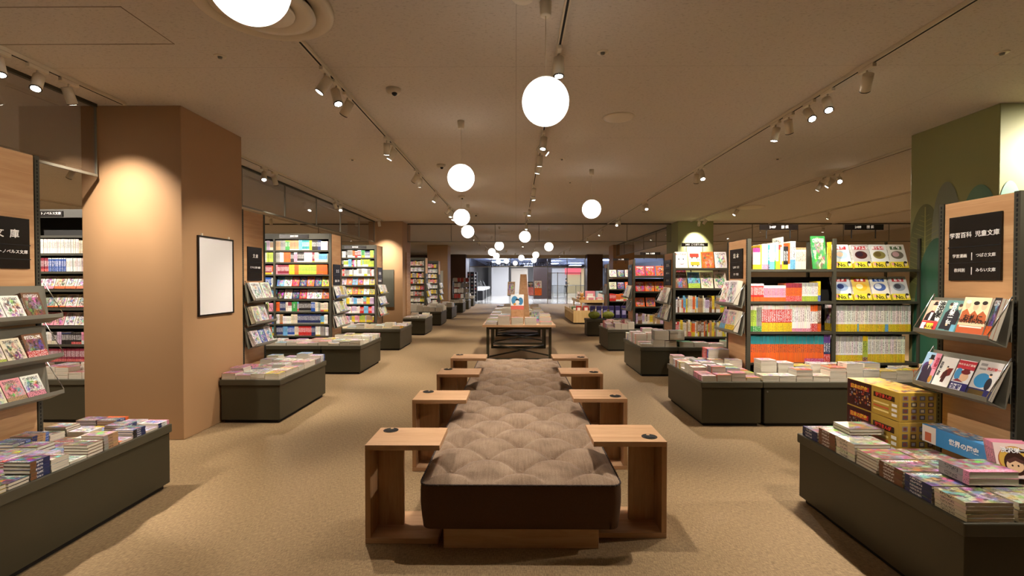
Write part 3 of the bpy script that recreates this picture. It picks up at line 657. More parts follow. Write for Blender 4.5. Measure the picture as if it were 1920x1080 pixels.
def rack_books(s, X, y0, y1, z, items, where, group, tilt=25, detail=True):
    """items: (w, h, colour, c2, c3, obi, n, t, art) placed from low y to high y"""
    y = y0; k = 0
    for it in items:
        w_, h_, c, c2, c3, ob, n, t, art = it
        if n * t > .05: t = .05 / n
        tilt = min(25, math.degrees(math.asin(min(.9, (.1475 - n * (t + .0008) * 1.08 - .034) / h_))))
        for i in range(n):
            off = .004 + i * (t + .0008)
            base = Matrix.Translation((X + s * .1475, 0, z + .0195)) @ (Bm('PX') if s > 0 else Bm('NX')) @ Matrix.Rotation(R(-tilt), 4, 'X')
            yy = y if s > 0 else y + w_
            M = Matrix.Translation((0, yy, 0)) @ base @ Matrix.Translation((0, 0, -off - t))
            first = i == 0
            pos = 'front' if first else ORD[i] + ' copy back'
            lab = '%s face-out book, %s at %s place, %s' % (c, pos, ORD[k], where)
            if not first and i > 1: lab = '%s face-out book copies behind the %s place, %s' % (c, ORD[k], where)
            g = group if (first or i <= 1) else group + ', ' + ORD[k] + ' place copies'
            book('face', M, w_, h_, t, c, c2, c3, ob, 0, lab, g, w_ * h_ if first else w_ * .02, 'display_book', 'book', detail and first, art if first else None)
        y += w_ + .006; k += 1

LV_L = [.557, .76, .97, 1.18, 1.395, 1.605, 1.815, 2.02]
LV_R = [.20, .593, .935, 1.27, 1.624]
c_la = bookcase(-4.1, -3.172, 2.66, 2.32, LV_L, 1, 'dark bookcase with tall wood end panel before the near tan pillar', 1)
c_lb = bookcase(-6.6, -4.10, 5.44, 2.32, LV_L, 3, 'light-novel bookcase seen between wood panel and near tan pillar', 1, panel=False)
c_lb2 = bookcase(-4.09, -3.172, 5.44, 2.32, LV_L, 1, 'dark bookcase with wood end panel just behind the near tan pillar', 1)
c_lc = bookcase(-5.07, -3.172, 8.07, 2.30, LV_L, 2, 'full bookcase of colourful spines behind the white poster', 1)
c_ld = bookcase(-5.07, -3.172, 10.7, 2.30, LV_L, 2, 'second full bookcase behind the white poster, by the grey board', 1)
c_lf = bookcase(-4.6, -3.172, 16.5, 2.30, LV_L, 1, 'bookcase just past the second tan pillar', 1)
c_lg = bookcase(-4.6, -3.172, 19.3, 2.30, LV_L, 1, 'bookcase before the third tan pillar', 1)
c_r0 = bookcase(2.572, 4.4, 2.42, 1.955, [.20, .55, .88, 1.04, 1.275, 1.50, 1.72], 2, 'bookcase with large wood end panel before the near green pillar', -1, header=False)
c_ra = bookcase(2.572, 4.44, 5.24, 1.96, LV_R, 2, 'encyclopedia bookcase beside the near green pillar', -1, header=False)
c_rb = bookcase(2.572, 3.50, 7.70, 1.95, [.20, .59, .98, 1.37, 1.70], 1, 'picture-book bookcase with leaning picture books on top', -1, header=False)
c_rc = bookcase(2.572, 3.80, 10.30, 1.96, [.20, .56, .93, 1.26, 1.60], 1, 'bookcase of red character books beyond the picture books', -1, header=False)
c_rd = bookcase(2.572, 4.2, 13.2, 1.96, [.20, .56, .93, 1.26, 1.60], 1, 'small bookcase before the second green pillar', -1, header=False)
e2 = MB().box(0, .022, 0, .5, .02, 2.3).build('wood_side_panel', M_panel, None, (-3.118, 13.45, 0)); tag(e2, 'narrow wood panel fixed on the side of the second tan pillar', 'panel')

W1 = .928; D1 = .46
end_sign(c_la, 1, W1, D1, 1.575, 1.895, -.12 + .14, .385, [('文  庫', .058, .245, 1.79), ('ライトノベルス文庫', .0255, .255, 1.68), ('|', .05, .115, 1.68)], (1.725, 1.635))
end_sign(c_lb2, 1, .918, .5, 1.50, 1.90, .10, .41, [('文 庫', .05, .26, 1.79), ('ビジネス文庫  新書', .026, .255, 1.655)], (1.72, 1.60))
end_sign(c_lc, 1, 1.898, .5, 1.32, 1.78, .08, .42, [('文 芸', .06, .27, 1.66), ('国内  海外', .045, .25, 1.49), ('詩歌  随筆', .045, .25, 1.39)], (1.57,))
end_sign(c_ld, 1, 1.898, .5, 1.32, 1.80, .08, .42, [('新 書', .07, .25, 1.66), ('教養  選書', .05, .25, 1.49), ('歴史  思想', .05, .25, 1.39)], (1.57,))
end_sign(c_lf, 1, 1.428, .5, 1.3, 1.75, .08, .42, [('文 具', .07, .25, 1.6)], (1.5,))
end_sign(c_lg, 1, 1.428, .5, 1.3, 1.75, .08, .42, [('雑 貨', .07, .25, 1.6)], (1.5,))
end_sign(c_r0, -1, 1.748, .46, 1.50, 1.865, .085, .385, [('学習百科  児童文庫', .0335, .235, 1.755), ('学習漫画', .022, .315, 1.638), ('つばさ文庫', .022, .165, 1.638), ('教科別', .022, .315, 1.557), ('みらい文庫', .022, .165, 1.557), ('|', .045, .243, 1.638), ('|', .045, .243, 1.557)], (1.69, 1.60))
end_sign(c_ra, -1, 1.948, .5, 1.52, 1.86, .10, .41, [('絵 本', .06, .25, 1.78), ('しかけ  知育', .028, .25, 1.65), ('名作  昔話', .028, .25, 1.57)], (1.71, 1.61))
end_sign(c_rb, -1, .948, .5, 1.42, 1.84, .10, .42, [('えほん', .06, .25, 1.75), ('あかちゃん', .035, .25, 1.62), ('はじめて', .035, .25, 1.50)], (1.68, 1.55))
end_sign(c_rc, -1, 1.148, .5, 1.4, 1.85, .10, .42, [('児童書', .06, .25, 1.75)], (1.66,))
end_sign(c_rd, -1, 1.5, .5, 1.4, 1.85, .10, .42, [('知 育', .06, .25, 1.75)], (1.66,))
def stilt_sign(case, x0, x1, y, z0, z1, zt, s, size):
    q = MB().box(x0, x1, y - .006, y + .006, z0, z1).build('header_sign', M_black, case)
    for x in (x0 + (x1 - x0) * .18, x0 + (x1 - x0) * .8): MB().box(x - .004, x + .004, y - .004, y + .004, zt, z0).build('sign_stilt', M_slot, q)
    text(s, size, ((x0 + x1) / 2, y - .007, (z0 + z1) / 2), FACE_NY, q)
stilt_sign(c_ra, .155, .58, .10, 2.065, 2.125, 1.97, '2407      図 鑑', .036)
stilt_sign(c_ra, 1.10, 1.53, .10, 2.065, 2.125, 1.97, '2408      図 鑑', .036)
stilt_sign(c_rb, .16, .59, .15, 2.06, 2.12, 1.97, '2405  ことばえほん', .036)
stilt_sign(c_rc, .16, .60, .15, 2.06, 2.12, 1.97, '2403  児童書', .036)
stilt_sign(c_rd, .16, .60, .15, 2.06, 2.12, 1.97, '2402  知育', .036)
for c, X_, zz, s_, w_ in ((c_lb, 1.22, 2.27, 'ライトノベルス文庫', .34), (c_lc, 1.30, 2.253, '歴史文庫', .5), (c_ld, 1.45, 2.253, '教養新書', .5)):
    q = MB().box(X_ - w_ / 2, X_ + w_ / 2, -.012, -.0045, zz - .036, zz + .03).build('header_sign', M_black, c)
    text(s_, .034, (X_, -.0128, zz), FACE_NY, q)

# end racks
for cse, s, X_, ys_, zs in ((c_la, 1, .95, (.0, .46), (1.25, .99, .745)), (c_lb2, 1, .94, (.0, .5), (1.26, .99, .73)), (c_lc, 1, 1.92, (0, .5), (1.2, .94, .70)), (c_ld, 1, 1.92, (0, .5), (1.2, .94, .70)), (c_lf, 1, 1.45, (0, .5), (1.2, .94, .70)), (c_lg, 1, 1.45, (0, .5), (1.2, .94, .70)),
                            (c_r0, -1, -.022, (0, .46), (1.185, .87)), (c_ra, -1, -.022, (0, .5), (1.22, .915)), (c_rb, -1, -.022, (0, .5), (1.13, .85)), (c_rc, -1, -.022, (0, .5), (1.13, .85)), (c_rd, -1, -.022, (0, .5), (1.13,))):
    for z in zs: rack(cse, s, X_, ys_[0], ys_[1], z)
GR = 'face-out books on end racks'
def I(w, h, c, c2='yellow', c3='black', ob=0, n=3, t=.014, art=None): return (w, h, c, c2, c3, ob, n, t, art)
XL = -3.172 + .022
rack_books(1, XL, 2.67, 3.1, 1.25, [I(.112, .155, 'white', 'pink'), I(.112, .155, 'white', 'sky'), I(.112, .165, 'brown', 'maroon', 'black', 0, 6, .016)], 'top light-novel tray', GR)
rack_books(1, XL, 2.67, 3.1, .99, [I(.112, .155, 'white', 'lime', 'black', .2), I(.112, .155, 'cream', 'purple'), I(.125, .165, 'brown', 'red', 'black', .33, 6, .016)], 'middle light-novel tray', GR)
rack_books(1, XL, 2.67, 3.1, .745, [I(.11, .155, 'cream', 'white'), I(.112, .155, 'pink', 'tan', 'maroon', .25), I(.112, .155, 'white', 'pink', 'black', .3, 3)], 'lowest light-novel tray', GR)
rack_books(1, XL, 5.47, 5.93, 1.26, [I(.20, .215, 'white', 'red', 'grey', 0, 2), I(.2, .21, 'white', 'teal', 'grey')], 'top tray behind poster pillar', GR)
rack_books(1, XL, 5.46, 5.93, .99, [I(.14, .2, 'cream', 'white', 'grey', 0, 4), I(.16, .21, 'white', 'red', 'grey', .1), ], 'middle tray behind poster pillar', GR)
rack_books(1, XL, 5.46, 5.93, .73, [I(.14, .18, 'white', 'navy'), I(.13, .18, 'blue', 'white', 'white'), I(.14, .2, 'white', 'blue')], 'lowest tray behind poster pillar', GR)
for (Yb, nm) in ((8.07, 'first bookcase behind poster'), (10.7, 'second bookcase behind poster'), (16.5, 'bookcase past second pillar'), (19.3, 'bookcase before third pillar')):
    for zi, z in enumerate((1.2, .94, .70)):
        rack_books(1, XL, Yb + .02, Yb + .48, z, [I(.13, .19, pick(['cream', 'white', 'white', 'yellow']), pick(['red', 'yellow', 'blue']), 'grey', pick([0, .2]), 4) for _ in range(3)], '%s tray of %s' % (('top', 'middle', 'lowest')[zi], nm), GR, detail=False)
XR = 2.572 - .022
rack_books(-1, XR, 2.43, 2.87, 1.185, [I(.035, .22, 'black', 'orange', 'black', .3, 2, .02), I(.148, .215, 'cream', 'orange', 'brown', .3, 3, .016, 'three'), I(.118, .20, 'teal', 'black', 'black', 0, 2, .016, 'teal'), I(.105, .195, 'cream', 'white', 'black', 0, 2, .016, 'hat')], 'upper tray by the boxed sets', GR)
rack_books(-1, XR, 2.43, 2.87, .87, [I(.125, .205, 'grey', 'navy', 'black', .2, 2, .012, 'disc'), I(.10, .19, 'white', 'navy', 'black', .3, 2, .016, 'redhat'), I(.10, .19, 'white', 'white', 'black', 0, 2, .016, 'chair'), I(.098, .20, 'sky', 'pink', 'black', 0, 2, .016, 'top')], 'lower tray by the boxed sets', GR)
rack_books(-1, XR, 5.27, 5.74, 1.22, [I(.20, .27, 'white', 'blue', 'navy', 0, 6, .012), I(.17, .27, 'white', 'magenta', 'red', .15, 3, .012)], 'upper tray of encyclopedia bookcase', GR)
rack_books(-1, XR, 5.27, 5.74, .915, [I(.22, .24, 'cream', 'yellow', 'pink', .3, 6, .012), I(.15, .24, 'lilac', 'sky', 'purple', .3, 3, .012)], 'lower tray of encyclopedia bookcase', GR)
rack_books(-1, XR, 7.73, 8.18, 1.13, [I(.20, .25, 'cream', 'brown', 'orange', .2, 4, .014), I(.2, .2, 'white', 'sky', 'grey', 0, 2, .012)], 'upper tray of picture-book bookcase', GR)
rack_books(-1, XR, 7.73, 8.18, .85, [I(.2, .25, 'cream', 'black', 'grey', 0, 4, .014), I(.2, .22, 'navy', 'white', 'sky', 0, 2, .012)], 'lower tray of picture-book bookcase', GR)
rack_books(-1, XR, 10.34, 10.8, 1.13, [I(.17, .25, 'white', 'yellow', 'grey', 0, 4, .014), I(.17, .24, 'cream', 'grey', 'sky', 0, 2, .012)], 'tray past the picture-book bookcase', GR)

# spines and leaning face-out books on the shelves
def spines(x0, y, z, runs, where, group, depth=.15, x1=None):
    """runs: (colour, count, thickness, height, c2, c3, obi, top)"""
    x = x0; k = 0
    if x1 is not None and x0 < 0 and runs: runs = list(runs) + autoruns(1.2, runs[-1][3], [runs[-1][0], 'white', 'grey', 'cream', 'sky'])
    for c, n, t, h, c2, c3, ob, tp in runs:
        lab = '%s spine, %s run from the %s, %s' % (c, ORD[min(k, 38)], 'wall' if x0 < 0 else 'aisle', where)
        for i in range(n):
            tt = t * random.uniform(.97, 1.0)
            if x1 is not None and x + tt > x1: return x
            hh = h * random.uniform(.985, 1.0)
            M = Matrix.Translation((x, y + .012 + random.uniform(0, .006), z + .001)) @ Bm('spine')
            book('spine', M, depth, hh, tt - .0005, c, c2, c3, ob, tp, lab, group + ', ' + ORD[min(k, 38)] + ' run', h * t, 'shelved_book', 'book')
            x += tt
        k += 1
    return x
def autoruns(W, hmax, pal, tmin=.012, tmax=.022, nmin=1, nmax=9):
    out = []; x = 0
    while x < W:
        n = random.randint(nmin, nmax); t = random.uniform(tmin, tmax)
        out.append((pick(pal), n, t, hmax * random.uniform(.82, 1), pick(['white', 'yellow', 'red', 'cream', 'white']), pick(['white', 'black', 'navy', 'grey']), random.choice((0, 0, .2, .3)), random.choice((0, 0, .12))))
        x += n * t
    return out
def leaning(x0, x1, y, z, ws, h, pal, where, group, tilt=18, n=2, t=.013, arts=None, ob=.0, c2s=None):
    x = x0; k = 0
    while x + ws <= x1 + .02:
        c = pick(pal)
        if arts and k < len(arts) and arts[k]: c, c2, c3, ob_, art = arts[k]
        else: c2, c3, ob_, art = (pick(c2s) if c2s else pick(['yellow', 'red', 'white', 'pink'])), pick(['black', 'navy', 'maroon', 'brown']), ob, None
        for i in range(n):
            M = Matrix.Translation((x, y + .02, z + .003 + n * (t + .001) * math.sin(R(tilt)))) @ Bm('NY') @ Matrix.Rotation(R(-tilt), 4, 'X') @ Matrix.Translation((0, 0, -.001 - (i + 1) * (t + .0008)))
            lab = '%s cover facing out, %s%s, %s' % (c, ORD[k] + ' along', '' if i == 0 else ', copy behind', where)
            book('face', M, ws - .004, h, t, c, c2, c3, ob_, 0, lab, group, ws * h if i == 0 else ws * .02, 'display_book', 'book', False, art if i == 0 else None)
        x += ws + (.004 if ws < .16 else random.uniform(.004, .03)); k += 1
COLR = ['teal', 'sky', 'blue', 'tan', 'grey', 'lime', 'orange', 'yellow', 'white', 'white', 'red', 'maroon', 'navy', 'black', 'cream', 'pink', 'green', 'lilac']
GS = 'spines'
# light-novel bookcase glimpsed between panel and pillar
Lb = -5.92
w8 = [('white', 46, .0135, .155, 'pink', 'white', 0, 0)]
def shelfname(i, case): return '%s shelf up, %s' % (ORD[i], case)
cs = 'light-novel bookcase'
spines(-5.75, 5.45, 2.02 - .205, [('white', 52, .0135, .165, 'white', 'pink', 0, 0)], shelfname(6, cs), cs + ' seventh', x1=-4.95)
spines(-5.75, 5.45, 1.605, [('maroon', 26, .013, .155, 'red', 'maroon', .2, 0), ('blue', 16, .013, .155, 'blue', 'white', .3, .08), ('white', 20, .0135, .155, 'white', 'navy', 0, 0)], shelfname(5, cs), cs + ' sixth', x1=-4.95)
leaning(-5.75, -5.0, 5.45, 1.395, .125, .155, ['white', 'white', 'cream'], shelfname(4, cs), GR, c2s=['red', 'orange', 'pink'], ob=.2)
leaning(-5.75, -5.0, 5.45, 1.18, .125, .155, ['white', 'cream', 'grey'], shelfname(3, cs), GR, c2s=['red', 'orange'], ob=.1)
leaning(-5.75, -5.0, 5.45, .97, .12, .155, ['white', 'cream', 'pink'], shelfname(2, cs), GR)
spines(-5.75, 5.45, .76, autoruns(.8, .16, ['white', 'pink', 'lilac', 'grey', 'black'], .012, .014, 4, 10), shelfname(1, cs), cs + ' second', x1=-4.95)
spines(-5.75, 5.45, .557, [('white', 20, .0125, .155, 'red', 'maroon', .1, 0), ('maroon', 40, .0125, .155, 'red', 'black', .2, 0)], shelfname(0, cs), cs + ' first', x1=-4.95)
# bookcase behind the poster
def lcase(y, xa, xm, xb, case, seedpal):
    rows = []
    for i, z in enumerate(LV_L):
        nm = shelfname(i, case)
        if i in (3, 4) :
            leaning(xm + .03, xb, y, z, .125, .165, ['red', 'black', 'white', 'yellow', 'pink', 'orange', 'cream', 'sky', 'navy'] if seedpal == 0 else ['white', 'sky', 'yellow', 'lilac', 'orange'], nm, GR, tilt=16)
            spines(xa, y, z, autoruns(xm - xa - .02, .17, COLR), nm + ' far bay', case + ' ' + ORD[i] + ' far bay', x1=xm - .02)
        elif seedpal == 0:
            R_ = {7: [('tan', 6, .014, .165, 'white', 'grey', 0, .1), ('grey', 6, .014, .165, 'white', 'grey', 0, .1), ('green', 6, .013, .165, 'white', 'lime', 0, .1), ('tan', 11, .014, .165, 'white', 'orange', .1, 0), ('sky', 3, .02, .17, 'blue', 'white', 0, 0), ('teal', 9, .014, .168, 'white', 'teal', .1, 0), ('yellow', 4, .011, .165, 'yellow', 'orange', 0, 0), ('black', 5, .02, .17, 'maroon', 'black', 0, 0), ('navy', 4, .014, .165, 'black', 'white', 0, 0)],
                  6: [('grey', 5, .014, .165, 'white', 'grey', 0, 0), ('white', 5, .014, .165, 'white', 'tan', 0, 0), ('orange', 9, .013, .165, 'orange', 'orange', 0, 0), ('black', 3, .02, .16, 'white', 'maroon', 0, 0), ('pink', 4, .014, .165, 'red', 'white', 0, .1), ('black', 8, .015, .165, 'white', 'black', .12, 0), ('white', 10, .014, .168, 'white', 'pink', 0, .1), ('maroon', 3, .014, .165, 'lime', 'navy', .1, 0), ('cream', 5, .014, .165, 'cream', 'purple', .1, 0)],
                  5: [('pink', 2, .014, .165, 'white', 'red', 0, 0), ('maroon', 16, .0125, .16, 'pink', 'maroon', .08, 0), ('yellow', 8, .012, .165, 'yellow', 'lime', 0, 0), ('orange', 6, .0125, .165, 'orange', 'red', 0, 0), ('lime', 24, .0128, .162, 'lime', 'lime', .05, 0), ('orange', 9, .0135, .165, 'red', 'orange', .06, .1)],
                  2: [('orange', 4, .016, .165, 'orange', 'orange', .08, 0), ('navy', 7, .0145, .168, 'grey', 'black', .1, 0), ('cream', 3, .014, .165, 'cream', 'brown', 0, 0), ('white', 4, .016, .165, 'white', 'maroon', .1, .4), ('green', 7, .0142, .168, 'green', 'green', .05, 0), ('lilac', 2, .012, .165, 'red', 'sky', .3, .2), ('black', 16, .0135, .168, 'grey', 'navy', .1, 0), ('blue', 5, .014, .165, 'blue', 'white', 0, .06), ('cream', 4, .013, .165, 'cream', 'black', 0, 0)],
                  1: [('white', 4, .015, .168, 'white', 'black', .1, 0), ('tan', 4, .014, .165, 'orange', 'cream', .1, 0), ('white', 7, .02, .13, 'white', 'black', .1, 0), ('cream', 8, .014, .168, 'cream', 'orange', .1, 0), ('navy', 30, .0135, .168, 'grey', 'brown', .1, 0)],
                  0: [('navy', 8, .0145, .168, 'grey', 'tan', .12, 0), ('sky', 6, .013, .165, 'sky', 'sky', 0, 0), ('blue', 9, .014, .168, 'white', 'blue', .1, 0), ('cream', 5, .013, .165, 'lime', 'white', .1, 0), ('red', 17, .0133, .165, 'red', 'red', .06, 0), ('navy', 5, .014, .165, 'sky', 'navy', 0, 0), ('white', 6, .014, .165, 'yellow', 'sky', .1, 0)]}[i]
            spines(xm + .02, y, z, R_, nm, case + ' ' + ORD[i], x1=xb)
            spines(xa, y, z, autoruns(xm - xa - .02, .17, COLR), nm + ' far bay', case + ' ' + ORD[i] + ' far bay', x1=xm - .02)
        else:
            pal = {7: COLR, 6: ['black', 'pink', 'sky', 'white', 'lilac', 'lime', 'magenta'], 5: ['white', 'white', 'red', 'white', 'grey'], 2: ['sky', 'white', 'teal', 'yellow', 'blue', 'lilac'], 1: ['sky', 'sky', 'sky', 'white', 'lilac', 'red'], 0: ['yellow', 'lilac', 'pink', 'grey', 'lime', 'tan']}[i]
            spines(xm + .02, y, z, autoruns(xb - xm, .17, pal, .012, .02, 1, 6), nm, case + ' ' + ORD[i], x1=xb)
lcase(8.07, -4.75, -4.12, -3.2, 'case behind poster', 0)
lcase(10.7, -4.12, -4.12, -3.2, 'second case behind poster', 1)
for (y, xa, case) in ((16.5, -4.2, 'case past second pillar'), (19.3, -4.2, 'case before third pillar')):
    for i, z in enumerate(LV_L[:8]):
        if i in (0, 2, 4, 5, 7): spines(xa, y, z, autoruns(1.0, .165, ['white', 'tan', 'cream', 'red', 'pink', 'grey', 'brown', 'yellow'], .014, .022, 1, 4), shelfname(i, case), case + ' ' + ORD[i], x1=-3.2)
        else: leaning(xa, -3.2, y, z, .14, .17, ['white', 'cream', 'red', 'yellow', 'white'], shelfname(i, case), GR, n=1)
# encyclopedia bookcase
X1, X2, X3 = 2.60, 3.53, 4.43
cs = 'encyclopedia bookcase'
spines(X1 + .02, 5.25, 1.624, [('white', 5, .016, .235, 'yellow', 'magenta', .22, .2), ('yellow', 1, .02, .27, 'yellow', 'cream', 0, 0), ('white', 3, .022, .28, 'pink', 'sky', .2, 0), ('teal', 1, .02, .27, 'navy', 'green', .2, 0), ('white', 3, .018, .285, 'sky', 'grey', .3, 0), ('green', 1, .016, .27, 'yellow', 'sky', 0, .3), ('white', 1, .028, .30, 'yellow', 'white', .3, 0), ('yellow', 1, .02, .27, 'yellow', 'red', 0, .2), ('white', 1, .018, .27, 'red', 'orange', .2, .1), ('white', 1, .016, .36, 'yellow', 'white', .25, 0),
     ('black', 2, .026, .25, 'yellow', 'black', .2, 0), ('orange', 1, .02, .29, 'white', 'white', .2, 0), ('white', 2, .032, .31, 'sky', 'white', .35, 0), ('cream', 7, .0165, .24, 'white', 'tan', .0, .1)], 'top shelf first bay, ' + cs, cs + ' top', .2, x1=3.27)
leaning(3.285, 3.47, 5.25, 1.624, .16, .37, ['green'], 'top shelf first bay, ' + cs, GR, n=1, tilt=8, arts=[('green', 'tan', 'cream', 0, None)])
spines(3.44, 5.25, 1.624, [('yellow', 2, .02, .30, 'yellow', 'green', .2, 0)], 'top shelf end of first bay, ' + cs, cs + ' topend', .02, x1=3.49)
leaning(X2 + .0, 4.40, 5.25, 1.624, .194, .275, ['white'], 'top shelf second bay, ' + cs, GR, tilt=18, n=3, t=.014, arts=[('white', 'lime', 'green', .18, 'no0'), ('white', 'yellow', 'black', .22, 'no1'), ('white', 'yellow', 'brown', .22, 'no2'), ('white', 'yellow', 'brown', .22, 'no4')])
spines(X1, 5.25, 1.27, [('red', 10, .0145, .195, 'orange', 'white', .25, .12), ('pink', 18, .0135, .175, 'orange', 'white', .25, .15), ('orange', 12, .015, .2, 'red', 'maroon', .3, .25), ('white', 12, .015, .205, 'lime', 'grey', .28, .2), ('yellow', 2, .014, .22, 'blue', 'yellow', .3, 0)], 'third shelf first bay, ' + cs, cs + ' third', .16, x1=3.485)
leaning(X2 + .01, 4.40, 5.25, 1.27, .194, .27, ['white'], 'third shelf second bay, ' + cs, GR, tilt=18, n=3, t=.014, arts=[('white', 'yellow', 'blue', .25, 'no1b'), ('white', 'yellow', 'yellow', .25, 'no3b'), ('white', 'yellow', 'navy', .25, 'no5b'), ('white', 'yellow', 'grey', .25, 'no4b')])
spines(X1, 5.25, .935, [('lime', 3, .021, .30, 'green', 'white', .2, .2), ('grey', 3, .02, .30, 'green', 'white', .2, .1), ('red', 15, .0225, .30, 'yellow', 'white', .33, .18), ('white', 9, .023, .30, 'pink', 'cream', .12, .1), ('white', 4, .02, .30, 'red', 'orange', .3, .25), ('brown', 2, .02, .29, 'orange', 'grey', .3, 0)], 'second shelf first bay, ' + cs, cs + ' second', .18, x1=3.485)
spines(X2 + .0, 5.25, .935, [('white', 12, .0205, .295, 'yellow', 'grey', .28, .22), ('white', 1, .0205, .295, 'sky', 'grey', .3, .22), ('white', 14, .0205, .295, 'yellow', 'grey', .28, .22), ('white', 2, .0205, .295, 'sky', 'grey', .28, .22), ('white', 12, .0205, .295, 'yellow', 'grey', .28, .22)], 'second shelf second bay, ' + cs, cs + ' second bay two', .18, x1=4.42)
spines(X1, 5.25, .593, [('orange', 28, .0215, .30, 'orange', 'teal', .0, .32), ('orange', 10, .0215, .30, 'magenta', 'teal', .15, .32), ('navy', 3, .024, .31, 'red', 'purple', .3, .3)], 'bottom shelf first bay, ' + cs, cs + ' bottom', .18, x1=3.485)
spines(X2 + .0, 5.25, .593, [('white', 15, .0205, .3, 'yellow', 'grey', .28, .22), ('lime', 3, .02, .3, 'brown', 'yellow', .2, .2), ('white', 20, .0205, .295, 'yellow', 'grey', .32, .12)], 'bottom shelf second bay, ' + cs, cs + ' bottom bay two', .18, x1=4.42)
# picture-book bookcase
cs = 'picture-book bookcase'
leaning(2.60, 3.47, 7.71, 1.70, .198, .27, ['white'], 'top shelf, ' + cs, GR, tilt=14, n=1, arts=[('grey', 'white', 'white', 0, 'smile'), ('white', 'white', 'white', 0, 'bus'), ('orange', 'red', 'red', 0, None), ('white', 'white', 'cream', 0, None)])
leaning(2.60, 3.47, 7.71, 1.37, .198, .27, ['white'], 'second shelf, ' + cs, GR, tilt=16, n=1, arts=[('brown', 'tan', 'brown', 0, None), ('sky', 'lime', 'navy', .3, None), ('cream', 'lime', 'green', 0, None), ('cream', 'lime', 'green', 0, None)])
PB = ['tan', 'brown', 'green', 'white', 'cream', 'lilac', 'grey', 'yellow', 'orange', 'tan', 'cream', 'sky']
spines(2.60, 7.71, .98, autoruns(.9, .28, PB, .012, .022, 1, 3), 'third shelf, ' + cs, cs + ' third', .2, x1=3.47)
spines(2.60, 7.71, .59, autoruns(.9, .27, ['brown', 'orange', 'tan', 'cream', 'grey', 'red', 'yellow', 'lime'], .012, .02, 1, 3), 'bottom shelf, ' + cs, cs + ' bottom', .2, x1=3.47)
# red character books and small bookcase
cs = 'case of red books'
for z, nm in ((1.60, 'top'), (1.26, 'second')): leaning(2.61, 3.7, 10.31, z, .2, .22, ['red', 'white', 'orange', 'cream', 'red'], nm + ' shelf, ' + cs, GR, n=1)
leaning(2.61, 3.1, 10.31, .93, .2, .2, ['orange', 'navy', 'red'], 'third shelf, ' + cs, GR, n=1)
spines(2.61, 10.31, .56, autoruns(.9, .24, ['tan', 'yellow', 'lilac', 'cream', 'brown'], .014, .02, 1, 4), 'bottom shelf, ' + cs, cs + ' bottom', .2, x1=3.7)
cs = 'small case before green pillar'
for z, nm in ((1.60, 'top'), (1.26, 'second')): leaning(2.61, 3.6, 13.21, z, .2, .2, ['orange', 'white', 'pink', 'navy', 'cream'], nm + ' shelf, ' + cs, GR, n=1)
spines(2.61, 13.21, .93, autoruns(.9, .22, ['lime', 'orange', 'red', 'white', 'cream'], .016, .022, 3, 6), 'third shelf, ' + cs, cs + ' third', .2, x1=3.6)
# bookcase at the frame edge beside the boxed sets
cs = 'case by boxed sets'
spines(2.60, 2.43, 1.72, [('black', 2, .03, .2, 'black', 'red', 0, 0), ('maroon', 3, .02, .17, 'red', 'white', 0, 0)], 'top shelf, ' + cs, cs + ' top', .15, x1=2.9)
spines(2.60, 2.43, 1.50, [('white', 9, .0165, .155, 'lime', 'green', .3, 0)], 'upper shelf, ' + cs, cs + ' upper', .12, x1=2.9)
leaning(2.60, 2.78, 2.43, 1.275, .125, .17, ['white'], 'third shelf, ' + cs, GR, n=2, arts=[('white', 'yellow', 'magenta', .2, None)])
leaning(2.60, 2.78, 2.43, 1.04, .125, .16, ['lilac'], 'fourth shelf, ' + cs, GR, n=2, arts=[('white', 'sky', 'navy', .1, None)])
spines(2.60, 2.43, .88, [('green', 12, .0155, .13, 'green', 'white', .3, .1)], 'fifth shelf, ' + cs, cs + ' fifth', .12, x1=2.9)
spines(2.60, 2.43, .55, [('brown', 12, .0165, .24, 'orange', 'red', .3, .1)], 'sixth shelf, ' + cs, cs + ' sixth', .12, x1=2.9)
# leaning pink books at the frame edge and on the encyclopedia end block
for i in range(5):
    M = Matrix.Translation((2.33 + i * .006, 2.30 + i * .016, Z0 + .09)) @ Matrix.Rotation(R(-14), 4, 'Z') @ Bm('NY') @ Matrix.Rotation(R(-18), 4, 'X')
    book('face', M, .155, .16, .013, 'pink', 'red', 'maroon', 0, 0, 'pink hardback with round portrait, %s in the leaning row beside the blue box' % ORD[i], 'pink hardbacks beside the blue box', .02, 'display_book', 'book', i == 0, 'girl' if i == 0 else None)

